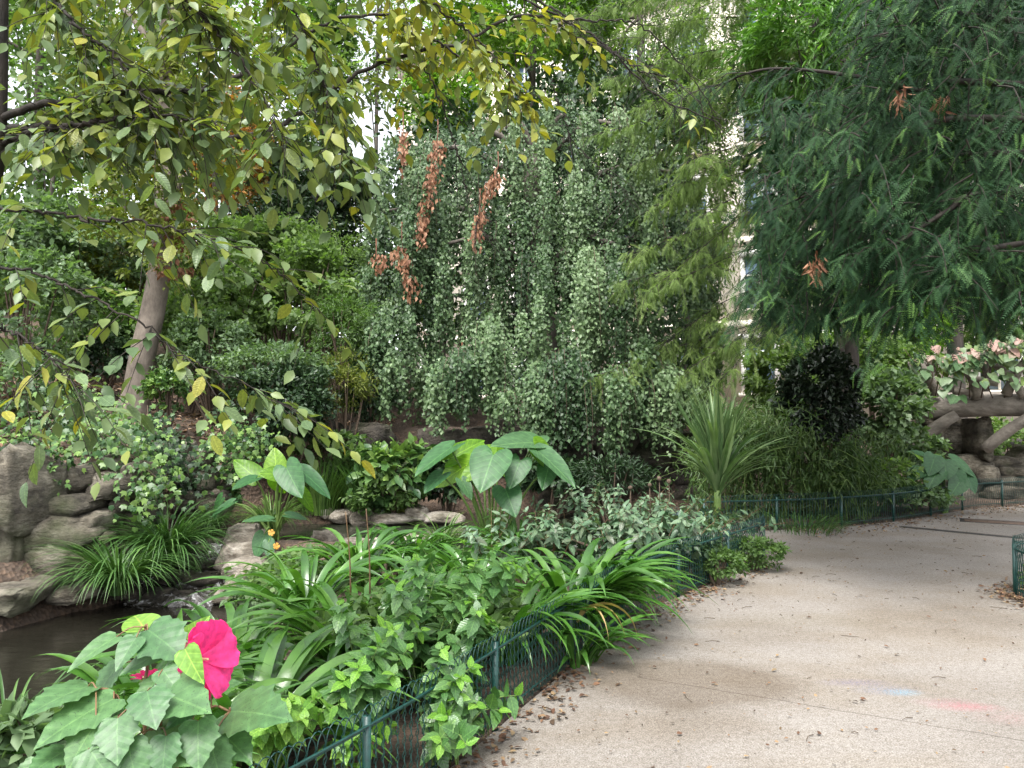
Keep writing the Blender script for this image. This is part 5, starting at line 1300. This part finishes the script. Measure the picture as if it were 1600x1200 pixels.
# ------------------------------------------------------------------ hibiscus with its big pink flower, close to the camera
HIB = leaf_outline([(0, 0), (.16, -.07), (.30, -.03), (.38, .08), (.36, .18), (.43, .25), (.40, .34), (.47, .44), (.36, .48), (.31, .56), (.33, .62), (.23, .70), (.22, .77), (.12, .86), (0, 1)], 3, .18, .16, .010, 4)
HIBY = leaf_outline([(0, 0), (.14, -.05), (.28, .0), (.34, .14), (.32, .32), (.26, .52), (.16, .74), (.07, .9), (0, 1)], 3, .15, .2, .006, 4)
M_HIB = leafmat('hibiscus_leaves', [(.05, .125, .05), (.07, .155, .062), (.09, .18, .072)], .42, .25, 'obj', veins=4, spots=1.0, spec=.4, vein_col=(1.45, 1.35, 1.3))
M_HIBY = leafmat('hibiscus_young', [(.15, .30, .06), (.19, .35, .07)], .45, .4, 'obj', veins=4)
ME_HB, ME_HBS, ME_HBY = herb_leaf(M_HIB, HIB, 'hibiscus_leaf'), herb_leaf(M_HIB, HIBY, 'hibiscus_leaf_plain'), herb_leaf(M_HIBY, HIBY, 'hibiscus_leaf_young')
hb0 = np.array((-1.08, 2.25, gz(-1.08, 2.25)))
hi = thing('hibiscus', 'hibiscus with one large magenta-pink flower and broad lobed leaves, near left', 'flowering plant', hb0)
STM = [[(225, 1260, 2.2), (226, 1120, 2.1), (230, 1040, 2.1), (228, 980, 2.12)], [(215, 1260, 2.2), (190, 1150, 2.05), (178, 1085, 2.02), (150, 1075, 2.0)], [(235, 1260, 2.2), (270, 1140, 2.1), (282, 1050, 2.1), (293, 1008, 2.1)],
       [(240, 1260, 2.2), (290, 1150, 2.1), (330, 1105, 2.1), (360, 1112, 2.1)], [(215, 1260, 2.2), (160, 1190, 2.0), (110, 1175, 1.95)], [(232, 1260, 2.2), (250, 1140, 2.0), (240, 1085, 1.98)]]
for s in STM:
    pts = PL(s); pts[0] = hb0 + rv(1, .02)[0] * (1, 1, 0)
    mk('stem', tube(spline(pts, 16), .006, .003, 6), M_STEM_RED, hi)
HLF = [(226, 984, 208, 952, 2.12, .12, 'y', .95, (0, -.5, .8)), (182, 995, 104, 1040, 2.1, -.1, 's', .8, (-.1, -.5, .9)), (231, 984, 285, 1020, 2.1, -.08, 'h', 1, (.1, -.5, .9)), (213, 996, 180, 1042, 2.06, -.08, 's', 1, (-.1, -.6, .8)),
       (258, 1016, 186, 1048, 2.1, -.06, 's', .8, (0, -.5, .9)), (292, 999, 326, 964, 2.24, .02, 'y', 1, (.3, -.8, .3)), (289, 1014, 314, 1066, 1.98, -.04, 'y', .95, (.1, -.95, .3)), (138, 1072, 38, 1104, 2.02, -.14, 'h', .95, (-.1, -.55, .85)),
       (185, 1040, 140, 1090, 2.12, -.04, 'h', 1, (-.1, -.5, .9)), (184, 1122, 180, 1188, 1.9, -.08, 'h', 1.05, (0, -.65, .75)), (178, 1092, 54, 1150, 1.98, -.14, 'h', .95, (-.15, -.5, .85)), (230, 1080, 241, 1130, 1.92, -.08, 'h', 1.1, (0, -.6, .8)),
       (234, 1080, 316, 1094, 2.0, -.12, 'h', .9, (.1, -.5, .9)), (312, 1092, 258, 1136, 2.0, -.06, 's', .9, (0, -.7, .6)), (358, 1112, 442, 1108, 2.1, -.12, 'h', .85, (.1, -.5, .9)), (310, 1126, 307, 1200, 1.95, -.08, 'h', 1, (.1, -.65, .75)),
       (222, 1150, 298, 1178, 1.98, -.1, 'h', 1, (.1, -.5, .9)), (104, 1172, 46, 1202, 1.92, -.1, 'h', .95, (-.1, -.55, .85)), (254, 1046, 278, 1078, 2.02, -.05, 's', 1.1, (0, -.6, .8)), (190, 1104, 120, 1128, 2.0, -.05, 's', 1, (0, -.4, .9)),
       (250, 1060, 210, 1096, 2.06, -.06, 'h', 1, (0, -.5, .9)), (150, 1130, 100, 1200, 1.9, -.08, 'h', 1, (-.1, -.55, .85)), (260, 1150, 250, 1215, 1.9, -.06, 'h', 1, (0, -.6, .8)), (340, 1140, 390, 1180, 2.08, -.08, 'h', .9, (.2, -.5, .85)),
       (320, 1020, 380, 1015, 2.3, .1, 'h', .8, (.1, -.4, .9)), (330, 1075, 378, 1060, 2.25, .05, 'h', .8, (.1, -.4, .9)), (140, 1170, 180, 1230, 1.85, -.04, 'h', 1, (0, -.6, .8)), (200, 1160, 214, 1235, 1.88, -.05, 'h', 1, (0, -.6, .8)), (330, 1160, 345, 1230, 2.0, -.05, 'h', 1, (0, -.6, .8)), (60, 1190, 20, 1240, 1.9, -.05, 'h', 1, (0, -.6, .8))]
for (ax, ay, tx, ty, d, dt, k, wd, nrm) in HLF:
    A, B = P(ax, ay, d), P(tx, ty, d + dt); y = B - A; l = np.linalg.norm(y) * 1.04
    inst('leaf', {'h': ME_HB, 's': ME_HBS, 'y': ME_HBY}[k], frame(A, y, np.array(nrm) + rv(1, .08)[0], (l * wd, l, l)), hi)
    q = min((PL(s)[j] for s in STM for j in range(1, len(s))), key=lambda w: np.linalg.norm(w - A))
    mk('petiole', tube(spline([q, (q + A) / 2 + np.array((0, 0, .012)), A], 6), .0024, .0018, 5, cap=False), M_STEM_RED, hi)
# flower
def petalmat():
    m = leafmat('pink_petal', [(.74, .035, .22), (.84, .06, .28)], .45, .36, 'obj', glow=(1.15, .8, 1.0), spec=.3)
    return m
M_PINK = petalmat()
PTV = []
nr, nc = 12, 13
for j in range(nr + 1):
    v_ = j / nr; w = .60 * (math.sin(min(1, v_ * 1.12) ** .8 * math.pi * .54)) * (1 - .25 * smooth01(.85, 1, v_)) + .03
    for i in range(nc):
        u_ = i / (nc - 1) * 2 - 1
        yv = v_ * (1 - .10 * u_ * u_ * v_) + .02 * math.sin(u_ * 9) * v_ ** 3
        zv = .30 * v_ - .33 * v_ ** 2.2 + .16 * (u_ * w) ** 2 + (.034 * math.sin(u_ * 15 + 2 * v_) + .035 * math.sin(u_ * 6.3 + 1.5 * v_)) * v_
        PTV.append((u_ * w, yv, zv))
PTF = []
for j in range(nr):
    for i in range(nc - 1):
        a_ = j * nc + i; PTF += [(a_, a_ + 1, a_ + nc + 1), (a_, a_ + nc + 1, a_ + nc)]
ME_PT = make_mesh('petal', np.array(PTV), np.array(PTF)); ME_PT.materials.append(M_PINK)
def bloom(c, axis_, size, rot0, squash=1.0):
    axis_ = unit(axis_); e1 = unit(np.cross(axis_, (0, 0, 1))); e2 = np.cross(e1, axis_)
    root = None
    for k in range(5):
        a_ = rot0 + k * 2 * math.pi / 5
        dv = e1 * math.cos(a_) + e2 * math.sin(a_)
        y = dv * .9 + axis_ * .38
        z = axis_ - dv * .3 + np.cross(axis_, dv) * .22
        inst('petal', ME_PT, frame(c + dv * .008, y, z, size * RNG.uniform(.94, 1.05)), hi)['label'] = 'magenta-pink petal'
    V, F = tube(spline([c, c + axis_ * size * .15, c + axis_ * size * .3], 8), .005, .003, 6)
    mk('stamen', (V, F), leafmat('stamen', [(.75, .55, .35)] * 2, .5, .1, 'obj') if 'stamen' not in MATS else MATS['stamen'], hi)
    V, F = rock_arrays(c - axis_ * .012, (.03, .03, .035), 0, 3, .9, .1, ICO2); mk('calyx', (V, F), M_STEM, hi)
bloom(P(310, 1030, 2.12), (.93, -.30, .1), .108, .35)
bloom(P(226, 1060, 2.14), (-.3, .4, .8), .032, .2)

# ------------------------------------------------------------------ low green wire fences
FH, SPC = .40, .047
def hoop(x0, x1, z1=.475, r=.0026, sides=4, nw=14, wav=.006):
    """one wire: up wavy, over in an arch and down wavy again; along local X"""
    up = [(x0 + wav * math.sin(i * math.pi * .5 + .4), .004 * math.cos(i * math.pi * .5), .02 + (FH - .02) * i / (nw * 2)) for i in range(nw * 2 + 1)]
    cx, rr = (x0 + x1) / 2, (x1 - x0) / 2
    arc = [(cx - rr * math.cos(a), 0, FH + (z1 - FH) * math.sin(a)) for a in np.linspace(.25, math.pi - .25, 8)]
    dn = [(x1 - wav * math.sin(i * math.pi * .5 + .4), .004 * math.cos(i * math.pi * .5) + .006, .02 + (FH - .02) * i / (nw * 2)) for i in range(nw * 2, -1, -1)]
    return tube(np.array(up + arc + dn), r, r, sides, cap=False)
HOOPM = make_mesh('fence_wire', *hoop(0, SPC * 2)); HOOPM.materials.append(M_FENCE)
def resample(c, step, closed=False):
    c = np.asarray(c, float); s = np.concatenate([[0], np.cumsum(np.linalg.norm(np.diff(c, axis=0), axis=1))])
    u = np.arange(0, s[-1], step); return np.stack([np.interp(u, s, c[:, 0]), np.interp(u, s, c[:, 1])], 1)
def fence(label, curve, posts=1.05, single=0, fine=True):
    q = resample(curve, SPC); o = thing('wire_fence', label, 'fence', (q[0][0], q[0][1], 0))
    tg = unit(np.gradient(q, axis=0))
    for zz in (.055, FH - .012, FH + .002):
        off = .007 if zz < FH - .005 else -.006
        pts = np.stack([q[:, 0] - tg[:, 1] * off, q[:, 1] + tg[:, 0] * off, np.full(len(q), zz)], 1)
        mk('rail', tube(pts, .0055, .0055, 6), M_FENCE, o)
    n = len(q) - 2; ac = Acc(); HV, HF = hoop(0, SPC * 2, sides=3, nw=5 if not fine else 10)
    for i in range(n):
        sag = RNG.normal(0, .003)
        if i < single: inst('wire', HOOPM, frame((q[i][0], q[i][1], sag), (-tg[i][1], tg[i][0], 0), (0, 0, 1), 1.0), o)
        else:
            x = np.array((tg[i][0], tg[i][1], 0)); y = np.array((-tg[i][1], tg[i][0], 0))
            ac.add(np.array((q[i][0], q[i][1], sag)) + HV[:, :1] * x + HV[:, 1:2] * y + HV[:, 2:] * np.array((0, 0, 1.0)), HF)
    if ac.n: stuff(mk('wires', ac, M_FENCE, o))
    pq = resample(curve, posts)
    for (x, y) in pq:
        mk('post', tube(np.array([(x, y + .012, -.05), (x, y + .012, FH + .035)]), .017, .017, 8), M_FENCE, o)
    return o
NEARF = np.vstack([FENCE[FENCE[:, 1] > 1.0], [(2.70, 8.32), (2.62, 8.55), (2.35, 8.75), (1.9, 8.95), (1.4, 9.1)]])
fence('low dark green wire-loop fence curving along the planted bed', NEARF, single=190)
fence('far low green wire fence in front of the bamboo and bridge', FAR_FENCE, fine=False)
RF = spline([(9, 9.0), (6.2, 8.0), (5.0, 7.3), (4.55, 7.0), (4.36, 6.75), (4.3, 6.45), (4.34, 6.0), (4.5, 5.0), (4.8, 3.2)], 60)
fence('low green wire fence with rounded corner at the right edge', RF, fine=False)

# ------------------------------------------------------------------ path details: drain channel, cover plate, fallen leaves
M_IRON = roughmat('drain_iron', [(.3, (.03, .028, .026)), (.7, (.07, .065, .06))], 20, .7, .3)
dr = thing('drain_channel', 'dark narrow drain channel crossing the path at right', 'drain', (5.4, 10.5, 0))
a_, b_ = np.array((5.3, 10.62)), np.array((7.3, 8.75)); dv = unit(b_ - a_); nv = np.array((-dv[1], dv[0]))
def slab(p0, p1, nv, w0, w1, z0, z1):
    V = [(*(p + nv * w), z) for z in (z0, z1) for p in (p0, p1) for w in (w0, w1)]
    return np.array(V), np.array([(0, 1, 3), (0, 3, 2), (4, 7, 5), (4, 6, 7), (0, 5, 1), (0, 4, 5), (2, 3, 7), (2, 7, 6), (0, 2, 6), (0, 6, 4), (1, 5, 7), (1, 7, 3)])
mk('channel_edge', slab(a_, b_, nv, -.05, -.035, -.02, .008), M_IRON, dr, False); mk('channel_edge', slab(a_, b_, nv, .035, .05, -.02, .008), M_IRON, dr, False)
mk('channel_floor', slab(a_, b_, nv, -.034, .034, -.02, .003), M_IRON, dr, False)
cv = thing('cover_plate', 'rusty brown flat cover plate set in the path near the drain', 'cover plate', (6.9, 10.9, 0))
M_RUST = roughmat('rusty_plate', [(.3, (.09, .06, .045)), (.7, (.17, .12, .09))], 8, .8, .4)
mk('plate', slab(np.array((6.55, 11.25)), np.array((7.8, 10.55)), unit(np.array((.49, .87))), -.16, .16, -.02, .009), M_RUST, cv, False)
mk('plate_rim', slab(np.array((6.50, 11.28)), np.array((7.85, 10.52)), unit(np.array((.49, .87))), -.2, .2, -.02, .005), M_IRON, cv, False)
n = 6000
xs, ys = RNG.uniform(-1.2, 7.5, n), RNG.uniform(2.4, 13, n)
ok = poly_sdf(xs, ys, PATH) > .02; xs, ys = xs[ok][:1900], ys[ok][:1900]
n2 = 1500; i = RNG.integers(5, len(FENCE), n2); off = np.abs(RNG.normal(0, .11, n2)) + .0
tg = unit(np.gradient(FENCE, axis=0))
xs2 = FENCE[i, 0] + tg[i, 1] * off + RNG.normal(0, .05, n2); ys2 = FENCE[i, 1] - tg[i, 0] * off + RNG.normal(0, .08, n2)
n3 = 900; i = RNG.integers(12, len(FAR_FENCE), n3); xs3 = FAR_FENCE[i, 0] + RNG.normal(0, .12, n3); ys3 = FAR_FENCE[i, 1] - np.abs(RNG.normal(0, .35, n3))
i = RNG.integers(20, 50, 500); xs4 = RF[i, 0] - np.abs(RNG.normal(0, .12, 500)); ys4 = RF[i, 1] + RNG.normal(0, .1, 500)
X = np.concatenate([xs, xs2, xs3, xs4]); Y = np.concatenate([ys, ys2, ys3, ys4]); n = len(X)
sz = np.concatenate([RNG.uniform(.008, .026, len(xs)) * np.where(RNG.random(len(xs)) < .12, 1.7, 1), RNG.uniform(.02, .055, n2), RNG.uniform(.03, .06, n3), RNG.uniform(.02, .05, 500)])
ac = Acc(); ac.add(*scatter(L6, np.stack([X, Y, np.full(n, .008) + RNG.uniform(0, .01, n)], 1), rv(n) * (1, 1, .15), np.array((0, 0, 1)) + rv(n, .25), sz))
tag(stuff(mk('path_litter', ac, M_RED_LITTER)), 'small brown fallen leaves and bits scattered over the sandy path', 'leaf litter')
ac = Acc()
for k in range(70):
    x, y = RNG.uniform(0.2, 5.5), RNG.uniform(3, 10); a_ = RNG.uniform(0, 6.28); l = RNG.uniform(.03, .12)
    if poly_sdf(np.array([x]), np.array([y]), PATH)[0] < .05: continue
    V, F = tube(np.array([(x, y, .006), (x + l * .5 * math.cos(a_), y + l * .5 * math.sin(a_), .010), (x + l * math.cos(a_ + .2), y + l * math.sin(a_ + .2), .006)]), .0022, .0015, 4); ac.add(V, F)
tag(stuff(mk('path_twigs', ac, M_TWIG)), 'tiny broken twigs lying on the sandy path', 'twigs')
GROUPS = {'woodland_tree': 'trees of the wood behind the garden', 'sapling': 'thin trunks on the left slope', 'bank_shrub': 'shrubs covering the left bank', 'ivy': 'ivy patches', 'grass_clump': 'grass and reed clumps by the water',
          'pond_plant': 'plants round the pond', 'elephant_ear': 'elephant-ear plants', 'nettle_plant': 'nettle-like plants along the near fence', 'heart_leaf_plant': 'heart-leaved plants by the near fence',
          'right_shrub': 'shrubs on the right beyond the path', 'bed_undergrowth': 'undergrowth of the planted bed', 'ground_cover': 'ground cover at the fence foot', 'wire_fence': 'low green wire fences'}
for o in bpy.data.objects:
    k = o.name.split('.')[0]
    if o.parent is None and 'label' in o and 'group' not in o and k in GROUPS: o['group'] = GROUPS[k]
print('TRIS', sum(len(m.polygons) for m in bpy.data.meshes), 'OBJECTS', len(bpy.data.objects))
